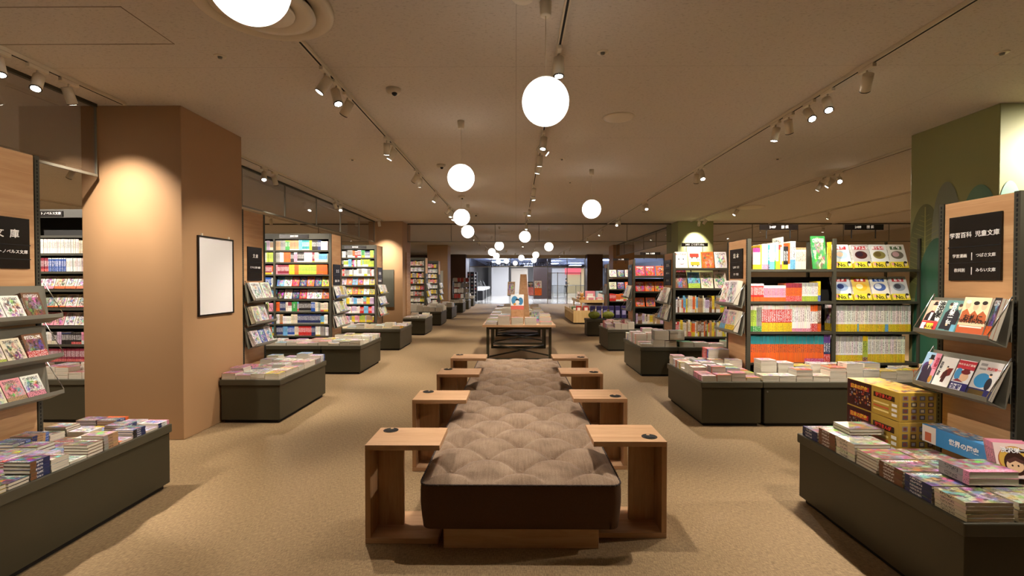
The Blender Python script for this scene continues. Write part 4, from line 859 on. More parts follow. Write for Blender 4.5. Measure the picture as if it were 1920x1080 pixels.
# printed pictures on the few covers that read clearly
def ellp(u, v, a, b, n=22): return [(u + a * math.cos(2 * math.pi * i / n), v + b * math.sin(2 * math.pi * i / n)) for i in range(n)]
def rect(a, b, c, d): return [(a, c), (b, c), (b, d), (a, d)]
SK = 'f0c8a0'
ART = {
 'hat': ([('f4b89c', rect(0, 1, 0, 1)), ('e8efe4', rect(.55, 1, .35, 1)), ('241c1c', [(.05, .36), (.1, .55), (.35, .68), (.62, .6), (.75, .36)]), ('f6f2ea', [(.35, .66), (.5, .62), (.45, .36), (.32, .36)]), ('5a1c20', rect(.32, .52, .61, .66)),
          (SK, ellp(.42, .77, .12, .1)), ('241c1c', ellp(.42, .87, .17, .025)), ('241c1c', ellp(.42, .91, .11, .06)), ('d8383c', rect(0, 1, 0, .33)), ('f3df4c', rect(.36, .78, .04, .27)), ('fff8f0', rect(.04, .3, .05, .28)), ('241c1c', rect(0, .9, .345, .36))],
         [('渋沢栄', .040, .82, .70, 'v', '14110f'), ('偉人伝', .022, .57, .15, 'h', '5a2020')]),
 'teal': ([('5e8a86', rect(0, 1, 0, 1)), ('25242a', [(.1, .12), (.14, .62), (.3, .74), (.55, .72), (.62, .12)]), ('25242a', [(.45, .1), (.5, .62), (.68, .74), (.9, .6), (.88, .1)]), (SK, ellp(.3, .82, .09, .08)), (SK, ellp(.78, .80, .09, .08)), ('38231c', ellp(.29, .88, .09, .05)), ('38231c', ellp(.78, .86, .09, .05)), (SK, ellp(.45, .26, .06, .035)), ('6aa8c0', rect(.70, .92, .05, .28))],
          [('渋沢栄一伝', .031, .48, .60, 'v', 'f4f4ee')]),
 'three': ([('f2e3b8', rect(0, 1, 0, 1)), ('c2683c', [(0, .35), (.04, .62), (.2, .7), (.36, .55), (.5, .66), (.64, .55), (.8, .66), (.96, .55), (1, .35)]), (SK, ellp(.2, .8, .1, .1)), (SK, ellp(.5, .76, .1, .1)), (SK, ellp(.8, .78, .1, .1)), ('e8e4dc', ellp(.2, .88, .1, .05)), ('302824', ellp(.5, .85, .11, .05)), ('302824', ellp(.8, .86, .1, .05)), ('c8623a', rect(0, 1, 0, .27)), ('f6f0e0', rect(.08, .92, .22, .26))],
           [('お札に', .036, .5, .46, 'h', '1c1412'), ('描かれる偉人たち', .022, .5, .37, 'h', '1c1412')]),
 'top': ([('9cc4e0', rect(0, 1, 0, 1)), ('e89cb0', rect(.62, 1, .3, 1)), ('5a3c78', ellp(.3, .5, .25, .2)), ('3a3040', [(.08, .05), (.14, .55), (.42, .66), (.72, .5), (.78, .05)]), (SK, ellp(.45, .72, .11, .1)), ('1c1a1c', rect(.33, .58, .80, .93)), ('1c1a1c', rect(.26, .65, .78, .81)), ('f2eee6', [(.42, .6), (.5, .6), (.46, .45)]), ('c89038', ellp(.85, .2, .12, .12))],
         [('渋沢栄一', .024, .86, .66, 'v', 'b02840')]),
 'chair': ([('f4f2ea', rect(0, 1, 0, 1)), ('7c2a24', [(.35, .3), (.5, .35), (.85, .45), (.9, .68), (.6, .66), (.4, .5)]), ('4c2420', [(.42, .2), (.45, .5), (.6, .6), (.68, .45), (.62, .2)]), (SK, ellp(.56, .66, .06, .05)), ('30201c', ellp(.56, .70, .055, .025))],
           [('渋沢栄一物語', .017, .14, .6, 'v', '404040')]),
 'redhat': ([('eef0ee', rect(0, 1, 0, 1)), ('cc3844', rect(0, 1, .72, .98)), ('4c9ad0', ellp(.22, .56, .2, .18)), (SK, ellp(.6, .5, .24, .14)), ('7a2428', ellp(.6, .64, .26, .07)), ('7a2428', rect(.45, .8, .64, .74)), ('a03438', [(.05, .33), (.3, .42), (.7, .33)]), ('2c2870', rect(0, 1, 0, .3)), ('f4f4f8', rect(.08, .7, .06, .25))],
            [('偉大なる経営者', .014, .5, .86, 'h', 'fdf4ea'), ('全部', .03, .38, .155, 'h', '2c2870')]),
 'disc': ([('c9c6c0', rect(0, 1, 0, 1)), ('3a94cc', ellp(.42, .47, .33, .20)), ('24222a', ellp(.72, .40, .13, .17)), (SK, ellp(.68, .62, .06, .045)), ('24222a', ellp(.68, .66, .06, .03)), ('8c8a88', rect(.1, .38, .86, .93)), ('8c8a88', rect(.1, .38, .75, .80)), ('28285c', rect(0, 1, 0, .24)), ('5a4820', rect(.05, .7, .06, .2))],
          [('渋沢栄一', .018, .7, .80, 'h', 'c03030')]),
 'smile': ([('cfcbc2', rect(0, 1, 0, 1)), ('1c1a18', ellp(.3, .55, .05, .045)), ('1c1a18', ellp(.68, .55, .05, .045)), ('6a2c20', [(.28, .3), (.45, .2), (.65, .22), (.78, .33), (.64, .25), (.46, .235)])], [('あいうえお', .036, .5, .84, 'h', 'b84030')]),
 'bus': ([('ece8dc', rect(0, 1, 0, 1)), ('b83828', rect(.12, .88, .66, .9)), ('e0a030', rect(.15, .9, .16, .38)), ('1c1a18', ellp(.3, .63, .06, .05)), ('1c1a18', ellp(.7, .63, .06, .05)), ('1c1a18', ellp(.3, .13, .06, .05)), ('1c1a18', ellp(.72, .13, .06, .05))], [('はたらくくるま', .026, .5, .5, 'h', '403028')]),
 'girl': ([('f0d8d0', rect(0, 1, 0, 1)), ('b06040', ellp(.5, .5, .44, .42)), ('d8b050', ellp(.5, .52, .41, .39)), ('402820', ellp(.5, .42, .3, .34)), (SK, ellp(.47, .36, .22, .2)), ('5a3a34', [(.26, .5), (.5, .62), (.72, .5), (.66, .42), (.5, .5), (.34, .42)]), ('2a1c1a', ellp(.4, .36, .025, .03)), ('2a1c1a', ellp(.55, .36, .025, .03)), ('302420', rect(.22, .8, .74, .84))],
          [('渋沢栄一', .026, .5, .79, 'h', 'ffffff')]),
}
def noart(main, sub, bg, blob, ttl, k):
    return ([(bg, rect(0, 1, 0, 1)), (blob, ellp(.5, .55, .36, .17)), (sub, ellp(.42, .58, .2, .11)), (main, rect(.16, .84, .78, .92)), ('ecd93c', rect(0, 1, 0, .26)), ('f2a8a0', ellp(.14, .16, .1, .07)), ('f0d8c0', ellp(.86, .17, .09, .09)), ('241c1c', ellp(.86, .23, .1, .05))],
            [(ttl, .036, .5, .85, 'h', 'ffffff'), ('No.1', .062, .5, .115, 'h', '1c2c18')])
ART.update({'no0': noart('c03038', 'e8d0b0', 'dce8e0', 'a8c8d8', '地 球', 0), 'no1': noart('b02c30', '30202c', 'b8b4b0', '4c2420', 'カブトムシ', 1), 'no2': noart('c83038', '6c5c30', 'e0e4e0', '8c8448', '乗りもの', 2), 'no4': noart('587048', 'c8a0a0', 'e8e6da', '706858', '植 物', 3),
            'no1b': noart('a02c30', '2c3868', 'c8d0d8', '90a8c8', '深 海', 4), 'no3b': noart('b83030', 'fff0b0', 'e8c860', 'f0b830', '宇 宙', 5), 'no5b': noart('284c98', 'd8e0e8', 'e4e0d0', '4c64a0', '鉄 道', 6), 'no4b': noart('b03038', '404048', 'd0d0cc', '9098a0', '動 物', 7)})
def add_art(o, s):
    polys, texts = ART[s['art']]; mb = MB(); w, h, t = s['w'], s['h'], s['t']
    for i, (c, p) in enumerate(polys): mb.face([(a * w, b * h, t + .0003 + i * .00008) for a, b in p], 0, None, {'c1': lin(c)})
    mb.build('cover_print', M_print, o)
    for j, (tx, size, u, v, d, c) in enumerate(texts):
        m_ = simple('ink ' + c, c, .4)
        z = t + .0003 + len(polys) * .00008 + .0004
        if d == 'h': text(tx, size, (u * w, v * h, z), (0, 0, 0), o, m_, 'cover_title', .03, .0002)
        else:
            text('\n'.join(tx), size, (u * w, v * h, z), (0, 0, 0), o, m_, 'cover_title', .03, .0002, ls=.82)

# build: the books that show largest of each kind are things of their own, the far rest is one heap per kind
LIM = {'stack': 300, 'spine': 300, 'face': 300}
for kd in ('stack', 'spine', 'face'):
    L = sorted([s for s in SPECS if s['kind'] == kd], key=lambda s: -s['sz'])
    for s in L[:LIM[kd]]:
        mb = MB(); book_faces(mb, s)
        o = mb.build(s['name'], BM); o.matrix_world = s['M']; tag(o, s['label'], s['cat'], s['group'])
        if s['detail']:
            k = .0022
            MB().box(.0018, s['w'] - .0012, k - .0004, s['h'] - k, .0017, s['t'] - .0017).build('page_block', M_pages, o)
        if s['art']: add_art(o, s)
    if L[LIM[kd]:]:
        mb = MB()
        for s in L[LIM[kd]:]: book_faces(mb, s, s['M'])
        nm, lb = {'stack': ('stacked_paper_goods', 'the smaller far-off piled books on the plinths down the aisle'), 'spine': ('shelved_paper_goods', 'the smaller far-off book spines filling the bookcase shelves'), 'face': ('display_paper_goods', 'the smaller or half-hidden face-out books on far shelves and trays')}[kd]
        tag(mb.build(nm, BM), lb, 'books', None, 'stuff')

# ------------------------------------------------------------------ tufted bench
def bench():
    x0, x1, y0, y1 = -.530, .585, 2.59, 6.68; r = .05; r2 = .06
    root = empty('tufted_bench', ((x0 + x1) / 2, (y0 + y1) / 2, 0), 0, 'long brown button-tufted bench on a wooden plinth in the aisle', 'bench')
    cx, cy = (x0 + x1) / 2, (y0 + y1) / 2; W, L = (x1 - x0) / 2, (y1 - y0) / 2
    MB().box(-W + .125, W - .12, -L + .045, L - .05, 0, .123).build('wooden_plinth', M_oak, root, bevel=.003)
    nx, ny = 124, 440
    def rc(x, y):
        q = 0.055
        ax, ay = abs(x) - (W - q), abs(y) - (L - q)
        if ax > 0 and ay > 0:
            l = math.hypot(ax, ay); k = max(ax, ay) / l
            return math.copysign(W - q + ax * k, x), math.copysign(L - q + ay * k, y)
        return x, y
    verts = []; faces = []
    by0 = 2.76 - cy; bx0 = .025 - cx
    for j in range(ny + 1):
        for i in range(nx + 1):
            x = -W + 2 * W * i / nx; y = -L + 2 * L * j / ny
            e = min(W - abs(x), L - abs(y))
            a = (x - bx0) / .405; b = (y - by0) / .41
            s_, t_ = a + b, a - b
            ds, dt = abs(s_ - round(s_)), abs(t_ - round(t_))
            crease = min(1, (min(ds, dt) / .5))
            dimple = math.hypot(ds, dt)
            h = .024 * (1 - math.exp(-crease * 8)) + .042 * (1 - math.exp(-(dimple * 4.0) ** 1.2)) + .006 * crease - .034
            k = min(1, e / .10); h *= (k * k * (3 - 2 * k))
            z = .372 + h + .012 * min(1, e / .03) ** .5
            X_, Y_ = rc(x, y); verts.append((X_, Y_, z))
    n1 = nx + 1
    for j in range(ny):
        for i in range(nx): faces.append((j * n1 + i, j * n1 + i + 1, (j + 1) * n1 + i + 1, (j + 1) * n1 + i))
    mb = MB(); mb.v = verts; mb.f = faces; n = len(faces); mb.m = [0] * n; mb.uv = [None] * n; mb.at = [None] * n; mb.sm = [True] * n
    mb.build('tufted_cushion', M_fabric, root)
    per = [(i, 0) for i in range(nx)] + [(nx, j) for j in range(ny)] + [(i, ny) for i in range(nx, 0, -1)] + [(0, j) for j in range(ny, 0, -1)]
    P = [verts[j * n1 + i] for i, j in per]
    def off(p, d, z):
        x, y = p[0], p[1]; return (x + d * (1 if x > 0 else -1) * (abs(x) > W - .06), y + d * (1 if y > 0 else -1) * (abs(y) > L - .06), z)
    MB().ring([[off(p, d, z) for p in P] for d, z in ((-.03, .124), (-.010, .127), (-.003, .19), (.003, .27), (.003, .33), (.0, .372))], 0, True, False).build('side_skirt', simple('shade-darkened brown upholstery', '5a4434', .9, 0, .15, .18, 220), root)  # cushion's upholstery again, its shade put into the darker brown
    pts = [Vector((p[0], p[1], .374)) for p in P]
    MB().tube([tuple(p) for p in pts[::3]] + [tuple(pts[0])], .0055, 6).build('edge_piping', M_piping, root)
    mb = MB()
    for a in range(-4, 6):
        for b in range(0, 22):
            if (a + b) % 2: continue
            x = bx0 + a * .2025; y = by0 + b * .205
            if abs(x) < W - .08 and abs(y) < L - .08: mb.lathe([(.0005, .006), (.007, .004), (.0105, -.001)], 10, (x, y, .3845))
    mb.build('upholstery_button', M_fabric, root)
bench()
def side_table(x, y, s, label):
    """C-shaped end table; s=-1: upright on the -X side"""
    r = empty('side_table', (x, y, 0), 0, label, 'side table', 'wooden C-shaped side tables along the bench')
    W, D, T = .425, .325, .030
    X = lambda a, b: (min(s * a, s * b), max(s * a, s * b))
    a, b = X(0, W)
    # origin at outer lower corner; boards run inward (towards the bench)
    inn = -s
    def bx(u0, u1, y0, y1, z0, z1, nm, mt): 
        x0_, x1_ = sorted((inn * u0, inn * u1)); return MB().box(x0_, x1_, y0, y1, z0, z1).build(nm, mt, r, bevel=.0012)
    bx(0, W, 0, D, .535, .565, 'table_top', M_oak)
    bx(0, W - .01, 0, D, .001, .031, 'base_board', M_oak)
    bx(0, T, .0005, D - .0005, .0315, .5345, 'side_panel', M_oakz)
    bx(T + .0005, .185, D * .47, D * .47 + .022, .0315, .5345, 'inner_panel', M_oakz)
    hx = inn * .078; hy = .268 if s < 0 else .088
    c = MB().lathe([(.037, -.001), (.046, -.001), (.046, .002), (.038, .002), (.037, -.001)], 32, (hx, hy, .5655)).build('cup_ring', M_black, r)
    mb = MB().lathe([(.0372, .0), (.0372, .0015), (.001, .0015)], 32, (hx, hy, .5653)); mb.build('cup_well', M_slot, c)
    MB().lathe([(.0105, 0), (.0105, .0022), (.0005, .0026)], 12, (hx, hy + .033, .5655)).build('cup_notch', M_oak, c)
for i, y in enumerate((2.675, 3.70, 4.715, 5.685)):
    side_table((-.857, -.812, -.79, -.784)[i], y, -1, 'oak side table with black cup hole, %s on the tan pillar side of bench' % ORD[i])
for i, y in enumerate((2.745, 3.745, 4.752, 5.695)):
    side_table((.878, .884, .876, .872)[i], y, 1, 'oak side table with black cup hole, %s on the green pillar side of bench' % ORD[i])

# ------------------------------------------------------------------ book tables down the middle
def book_table(y, L, label):
    r = empty('book_table', (.06, y, 0), 0, label, 'display table', 'long book tables in the central aisle'); W = .675
    MB().box(-W, W, 0, L, .64, .68).build('table_top', M_oak, r, bevel=.002)
    for yy in (.10, L - .15):
        for xx in (-W + .07, W - .12):
            MB().box(xx, xx + .05, yy, yy + .05, .0, .6395).build('leg', M_plinth, r)
        MB().box(-W + .121, W - .121, yy + .005, yy + .045, .001, .05).box(-W + .121, W - .121, yy + .005, yy + .045, .59, .639).build('cross_rail', M_plinth, r)
    a = Vector((-W + .12, .15, .075)); b = Vector((W - .12, L - .15, .075))
    for p, q in ((a, b), (Vector((W - .12, .15, .10)), Vector((-W + .12, L - .15, .10)))):
        MB().tube([p, q], .018, 4).build('diagonal_brace', M_plinth, r)
book_table(8.72, 1.9, 'book table with dark crossed legs directly behind the bench')
book_table(10.95, 1.9, 'second book table along the aisle, with the wood poster stand')
book_table(13.2, 1.9, 'third book table along the aisle, farther off')

# stand on the second table with its faced books, and the wooden block before it
st = empty('poster_stand', (.16, 9.9, .68), 0, 'tapered wooden book stand on the table behind the bench', 'display stand')
MB().ring([[(-.13, -.10, .0), (.13, -.10, .0), (.13, .10, .0), (-.13, .10, 0)], [(-.065, -.05, .95), (.065, -.05, .95), (.065, .05, .95), (-.065, .05, .95)]], 0, True, True, False).build('tapered_core', M_panel, st)
MB().box(-.33, -.125, -.10, .10, .50, .51).box(.125, .36, -.10, .10, .50, .51).build('side_ledge', M_shelf, st)
tag(MB().box(-.12, .12, -.09, .09, 0, .26).build('wood_block', M_panel, None, (.03, 9.05, .681), bevel=.003), 'plain wooden block at the middle of the table behind the bench', 'display block')
def loose(name, cat, label, M, w_, h_, t_, c1, c2, c3, ob, art=None, group=None, seed=.3):
    s = dict(w=w_, h=h_, t=t_, c1=PC[c1], c2=PC[c2], c3=PC[c3], obi=ob, top=0, seed=seed, detail=False, art=art); mb = MB(); book_faces(mb, s)
    o = mb.build(name, BM); o.matrix_world = M; tag(o, label, cat, group)
    if art: add_art(o, s)
    return o
NYt = lambda x, y, z, rz=0, tilt=10: Matrix.Translation((x, y, z)) @ Matrix.Rotation(R(rz), 4, 'Z') @ Bm('NY') @ Matrix.Rotation(R(-tilt), 4, 'X')
ART['penguin'] = ([('e8eef0', rect(0, 1, 0, 1)), ('4a90c0', ellp(.3, .6, .25, .3)), ('3c80b0', ellp(.75, .55, .2, .25)), ('1c2430', ellp(.5, .62, .14, .1)), ('f4f4f0', ellp(.5, .48, .17, .13)), ('e0a040', ellp(.3, .35, .1, .08)), ('d87060', rect(0, 1, 0, .25))], [])
loose('display_book', 'book', 'blue and white picture book standing on the wooden block', NYt(-.095, 9.08, .945), .25, .29, .012, 'sky', 'red', 'navy', .2, 'penguin')
loose('display_book', 'book', 'orange and white book hanging high at the tapered stand', NYt(.39, 9.78, 1.195, 12, 6), .15, .30, .012, 'white', 'orange', 'orange', .5, seed=.7)
loose('display_book', 'book', 'dark red book on the tapered stand beside the orange one', NYt(.26, 9.80, 1.195, 25, 6), .12, .28, .012, 'black', 'red', 'orange', .6, seed=.2)
loose('display_book', 'book', 'grey spiral book on the ledge of the tapered stand', NYt(-.17, 9.80, 1.195, -20, 6), .16, .28, .012, 'tan', 'grey', 'cream', 0, seed=.5)
loose('display_book', 'book', 'grey book leaning beside the wooden block', NYt(.30, 9.05, .682, 0, 16), .16, .24, .02, 'grey', 'white', 'navy', 0, seed=.9)
k0 = len(SPECS)
GT = 'books piled on the long tables'
TB = [('sky', 'grey', 'lilac'), ('orange', 'tan'), ('pink', 'lilac'), ('cream', 'pink'), ('red', 'orange')]
def table_books(y0, y1, ny, nm, far):
    for j in range(ny):
        y = y0 + (y1 - y0) * (j + .5) / ny
        for i, x in enumerate((-.46, -.22, .03, .28, .56)):
            if not far and ((j in (1, 2) and i in (2, 3)) or (j in (4, 5, 6) and i in (2, 3)) or (j == 5 and i == 1)): continue
            n = random.randint(2, 6) if i not in (0,) else random.randint(1, 3)
            if j == 0: n = (1, 6, 5, 5, 2)[i]
            if j in (2, 3) and i == 4 and not far: n = 8
            flat_pile(x, y, .681, .215, min(.17, (y1 - y0) / ny - .01), n, .027 if j == 0 else .021, TB[i] if j < 2 else PLAIN + ['green', 'lime', 'red'], '%s pile across, %s row, %s' % (ORD[i], ORD[j], nm), GT)
table_books(8.74, 10.58, 9, 'table behind the bench', False)
table_books(11.0, 12.8, 8, 'second table', True)
table_books(13.25, 15.0, 6, 'third table', True)
L = [s for s in SPECS[k0:] if s['kind'] == 'stack']; L.sort(key=lambda s: -s['sz'])
mb = MB()
for i, s in enumerate(L):
    if abs(s['M'].translation.x + 0) > 9: continue
    if i < 110:
        m2 = MB(); book_faces(m2, s); o = m2.build('table_book', BM); o.matrix_world = s['M']; tag(o, s['label'], 'book', s['group'])
    else: book_faces(mb, s, s['M'])
tag(mb.build('table_paper_goods', BM), 'the far smaller piled books on the long central tables', 'books', None, 'stuff')

# ------------------------------------------------------------------ boxes on the boxed-set plinth
M_boxred = simple('box dark red', '4c1c20', .35, 0, .5, .5, 60); M_boxgold = simple('box gold', 'b8963c', .3); M_boxblue = simple('box blue', '3f8cc8', .3)
def gift_box(loc, w_, d, h, label, gold=True, base=0):
    r = empty('gift_box', loc, 0, label, 'boxed set')
    mb = MB().box(0, w_, 0, d, 0, h); mb.build('box_body', M_boxgold if gold else M_boxblue, r, bevel=.002)
    pb = MB(); e = -.0008
    def q(face, a0, a1, z0, z1, c, k=0):
        c = {'c1': lin(c)}; o_ = e - k * .0003
        if face == 'x': pb.face([(o_, a1, z0), (o_, a0, z0), (o_, a0, z1), (o_, a1, z1)], 0, None, c)
        if face == 'y': pb.face([(a0, o_, z0), (a1, o_, z0), (a1, o_, z1), (a0, o_, z1)], 0, None, c)
        if face == 'z': pb.face([(a0, z0, h - o_), (a1, z0, h - o_), (a1, z1, h - o_), (a0, z1, h - o_)], 0, None, c)
    rnd = random.Random(5)
    if gold:
        q('x', d * .5, d - .003, .003, h - .003, '3c1418')
        for _ in range(60):
            a = rnd.uniform(.52, .93) * d; z = rnd.uniform(.08, .62) * h; s_ = rnd.uniform(.006, .014); q('x', a, min(d - .004, a + s_), z, z + s_, rnd.choice(['b8863c', '6c2c2c', '8c8ca0', 'd8a060', '38405c', 'a04030']), 1)
        q('x', d * .55, d * .93, h * .68, h * .84, 'c03038', 2); q('x', d * .08, d * .46, h * .62, h * .80, '3a2412', 2)
        for k in range(3): q('x', d * .18, d * .46, h * (.42 - .13 * k), h * (.48 - .13 * k), 'd06040' if k % 2 else 'f0dc90', 2)
        for k in range(3): q('x', d * .04, d * .13, h * (.46 - .17 * k), h * (.56 - .17 * k), 'f2eee4', 2)
        for i in range(4):
            for j in range(4):
                a = w_ * (.08 + .23 * i); z = h * (.08 + .22 * j); q('y', a, a + w_ * .15, z, z + h * .15, rnd.choice(['5c5458', '6c6a74', '7c5c40', '4a4038', '8c7c74']), 1); q('y', a + w_ * .03, a + w_ * .12, z + h * .03, z + h * .12, rnd.choice(['c8a890', 'a0a0b0', '7a4030', 'd8c8a0']), 2)
        for _ in range(70):
            a = rnd.uniform(.03, .9) * w_; b = rnd.uniform(.02, .95) * d; s_ = rnd.uniform(.01, .025); q('z', a, min(a + s_, w_ - .003), b, min(b + s_, d - .003), rnd.choice(['a84838', '7c5c4c', 'b89a70', '5c5c70', 'c07848', '8c3c3c']), rnd.randint(1, 3))
    else:
        q('x', d * .78, d - .003, .003, h - .003, 'e8dcd0'); q('x', d * .85, d * .95, h * .1, h * .6, 'd07050', 1)
        for _ in range(60):
            a = rnd.uniform(.1, .9) * w_; b = rnd.uniform(.05, .92) * d; s_ = rnd.uniform(.012, .03); q('z', a, min(a + s_, w_ - .006), b, min(b + s_ * 1.5, d - .006), rnd.choice(['c8dce8', '88b8d8', 'e8c8a0', 'd89878', 'f0ece0']), rnd.randint(1, 3))
        for i in range(5): q('y', w_ * (.15 + .15 * i), w_ * (.24 + .15 * i), h * .2, h * .7, rnd.choice(['d89878', '7a4030', 'e0d0c0', '3c4c6c']), 1)
    pb.build('printed_panel', M_print, r)
    if gold:
        text('学習まんが', .026, (-.004, d * .27, h * .71), FACE_NX, r, simple('ink e84838', 'e84838'), 'box_title', .03)
        text('日本の歴史', .030, (-.004, d * .74, h * .76), FACE_NX, r, simple('ink f0c040', 'f0c040'), 'box_title', .03)
    else: text('世界の歴史', .034, (-.004, d * .38, h * .5), FACE_NX, r, simple('ink f4f4f4', 'f4f4f4'), 'box_title', .03)
gift_box((2.25, 2.79, Z0 + .0), .215, .44, .205, 'gold and dark red boxed book set, lower of the two stacked')
gift_box((2.255, 2.795, Z0 + .207), .215, .44, .172, 'gold and dark red boxed book set, upper of the two stacked')
gift_box((2.375, 2.36, Z0 + .105), .115, .42, .10, 'flat blue boxed book set beside the gold boxes', False)


# ------------------------------------------------------------------ things on the pillars
p = empty('framed_poster', (-3.118, 4.91, 1.545), 0, 'blank white sheet in a thin black frame on the side of the tan pillar', 'framed poster')
MB().box(.002, .010, -.275, .275, -.395, .395).build('backing_sheet', simple('poster white', 'e6e4e0', .25), p)
mb = MB()
for a in ((-.29, .29, .385, .40), (-.29, .29, -.40, -.385)): mb.box(0, .018, a[0], a[1], a[2], a[3])
for a in (-.29, .275): mb.box(0, .018, a, a + .015, -.385, .385)
mb.build('black_frame', M_black, p)
for y in (-.22, .22): MB().box(0, .012, y - .008, y + .008, .4005, .425).build('hanging_hook', M_white, p)
tag(MB().box(-3.70, -3.36, 13.055, 13.078, .77, 1.80).build('notice_board', simple('board grey', '56564a', .5)), 'plain grey-green board on the face of the second tan pillar', 'notice board')
tag(MB().box(-3.50, -3.33, 21.725, 21.748, 1.1, 1.95).build('notice_board', simple('board pale', 'c8c4b4', .5)), 'pale narrow notice on the face of the third tan pillar', 'notice board')
tag(MB().box(-3.70, -3.54, 21.725, 21.748, 1.1, 1.85).build('notice_board', simple('board dark', '3a3c38', .5)), 'dark narrow notice on the face of the third tan pillar', 'notice board')

# ------------------------------------------------------------------ storefront and the mall hall beyond it
M_blueglass = mk_glass('front glass', 'c8d0e0', .06)
M_mfloor = simple('mall tile', 'cac6ba', .12, 0, .6); M_mwall = simple('mall white', 'e4e2de', .5); M_mdark = simple('mall dark', '1c1a1c', .4)
struct('floor_mall', MB().box(-12, 14, 30.5, 66, -.2, -.001), M_mfloor)
struct('ceiling_mall', MB().box(-12, 14, 30.8, 66, 3.4, 3.6), simple('mall ceiling', 'd4d8e8', .8))
struct('wall_far', MB().box(-12, 14, 64, 64.2, 0, 3.4), M_mwall)
struct('wall_mall_left', MB().box(-3.9, -3.7, 31, 64, 0, 3.4), M_mdark)
struct('wall_mall_centre', MB().box(-2.4, -.75, 47, 50, 0, 3.4), M_mwall)
struct('wall_mall_right', MB().box(13.8, 14, 31, 64, 0, 3.4), M_mwall)
wn = struct('window_1', MB().box(-2.98, 4.44, 30.58, 30.59, 2.42, 2.925), M_blueglass)
struct('window_2', MB().box(5.46, 9.5, 30.58, 30.59, .1, 2.925), M_blueglass)
mb = MB()
for x in (-2.97, -1.55, -.35, .85, 2.05, 3.3, 4.42): mb.box(x - .02, x + .02, 30.55, 30.62, 2.36 if abs(x) < 3.2 and x not in (2.05, -2.97) else 0, 2.925)
mb.box(-2.98, 4.44, 30.55, 30.62, 2.36, 2.42)
struct('window_frame', mb, M_chrome)
sg = empty('storefront_lettering', (0, 30.545, 2.53), 0, 'dark shop name letters seen reversed from inside, above the entrance', 'shop sign')
text('TSUTAYA BOOKSTORE', .36, (-.02, 0, 0), FACE_PY, sg, simple('dark letter', '14161c', .4), 'letters', .01, .02)
for x in (-3.3, -2.9, -2.5):
    pass
G_ = 'dark counters under white covers in the hall'
for i, y in enumerate((36, 39.5, 43)):
    r = empty('covered_counter', (-2.85, y, 0), 0, 'dark shop counter with a white cover beyond the storefront, %s one in' % ORD[i], 'counter', G_)
    MB().box(-.6, .35, 0, 2.2, 0, .72).build('counter_body', M_mdark, r)
    MB().box(-.65, .40, -.05, 2.25, .721, .95).build('white_cover', M_mwall, r, bevel=.04)
    for k in (-.3, .1): MB().tube([(k, .3, .95), (k - .25, .3, 1.5)], .015).build('rack_arm', M_chrome, r)
for i, (x, y) in enumerate(((-3.0, 33), (-2.9, 34.3))):
    r = empty('dark_shelf', (x, y, 0), 0, 'dark shelving of small goods past the storefront posts, %s one' % ORD[i], 'shelf')
    MB().box(-.6, .1, 0, .5, 0, 2.1).build('carcass', M_mdark, r)
    rn = random.Random(i)
    for k in range(7):
        z = .35 + k * .25; c = {'c1': lin(rn.choice(['a09484', '6c7068', '8c4038', 'b0aca0']))}
        b_ = MB()
        for q in range(3): b_.face([(-.55 + .22 * q, -.004, z), (-.4 + .22 * q, -.004, z), (-.4 + .22 * q, -.004, z + .1), (-.55 + .22 * q, -.004, z + .1)], 0, None, c)
        b_.build('goods_tray', M_print, r)
# far shops: pastel fronts
cols = [('e8dcc8', -.6, 1.5), ('d8dce0', 4.4, 6.2), ('ecd8a8', 6.2, 8.8), ('7c90b8', 8.8, 9.6), ('dcd4c4', 9.6, 12)]
for i, (c, a, b) in enumerate(cols): tag(MB().box(a + .02, b - .02, 58, 58.3, 0, 3.0).build('far_shop', simple('front ' + c, c, .6)), ('cream shop front far down the hall', 'pale grey shop front beyond the person', 'yellow-cream shop front behind the person', 'narrow blue shop front at the far hall', 'beige shop front at the far end of hall')[i], 'shop front')
s_ = tag(MB().box(6.0, 7.9, 57.8, 57.95, 2.25, 3.0).build('shop_sign', emit('pink sign', 'f06a78', 1.6)), 'lit pink sign over the far shop front', 'sign')
rl = empty('balustrade', (2.3, 43, 0), 0, 'glass balustrade with steel posts before the person in the hall', 'balustrade')
MB().box(0, 4.2, -.005, .005, .05, 1.02).build('glass_panel', M_clear, rl)
MB().tube([(0, 0, 1.06), (4.2, 0, 1.06)], .03).build('handrail', M_chrome, rl)
for k in range(5): MB().box(k * 1.04, k * 1.04 + .04, -.02, .02, 0, 1.05).build('post', M_chrome, rl)
d_ = empty('glass_doorway', (2.1, 31.6, 0), 0, 'slim steel framed glass screen inside the entrance by the brown column', 'glass screen')
MB().box(0, 2.25, -.004, .004, .05, 2.0).build('glass_panel', M_clear, d_)
for k in (0, .66, 2.2): MB().box(k, k + .04, -.02, .02, 0, 2.05).build('post', M_chrome, d_)
MB().box(0, 2.25, -.02, .02, 1.98, 2.02).build('top_rail', M_chrome, d_)
M_mlamp = emit('hall light panel', 'eef2ff', 60)
for i, (x, y) in enumerate([(-1.5, 34), (1, 37), (3.8, 34.5), (-1.5, 42), (3.5, 46), (7.5, 38), (6.5, 52), (1.5, 54), (10, 46)]):
    tag(MB().box(x - .6, x + .6, y - .6, y + .6, 3.13, 3.16).build('ceiling_panel_light', M_mlamp), 'square white light panel in hall ceiling, %s from the entrance' % ORD[i], 'ceiling light', 'light panels in the hall ceiling')  # panels added below the ceiling so their glowing tops brighten it

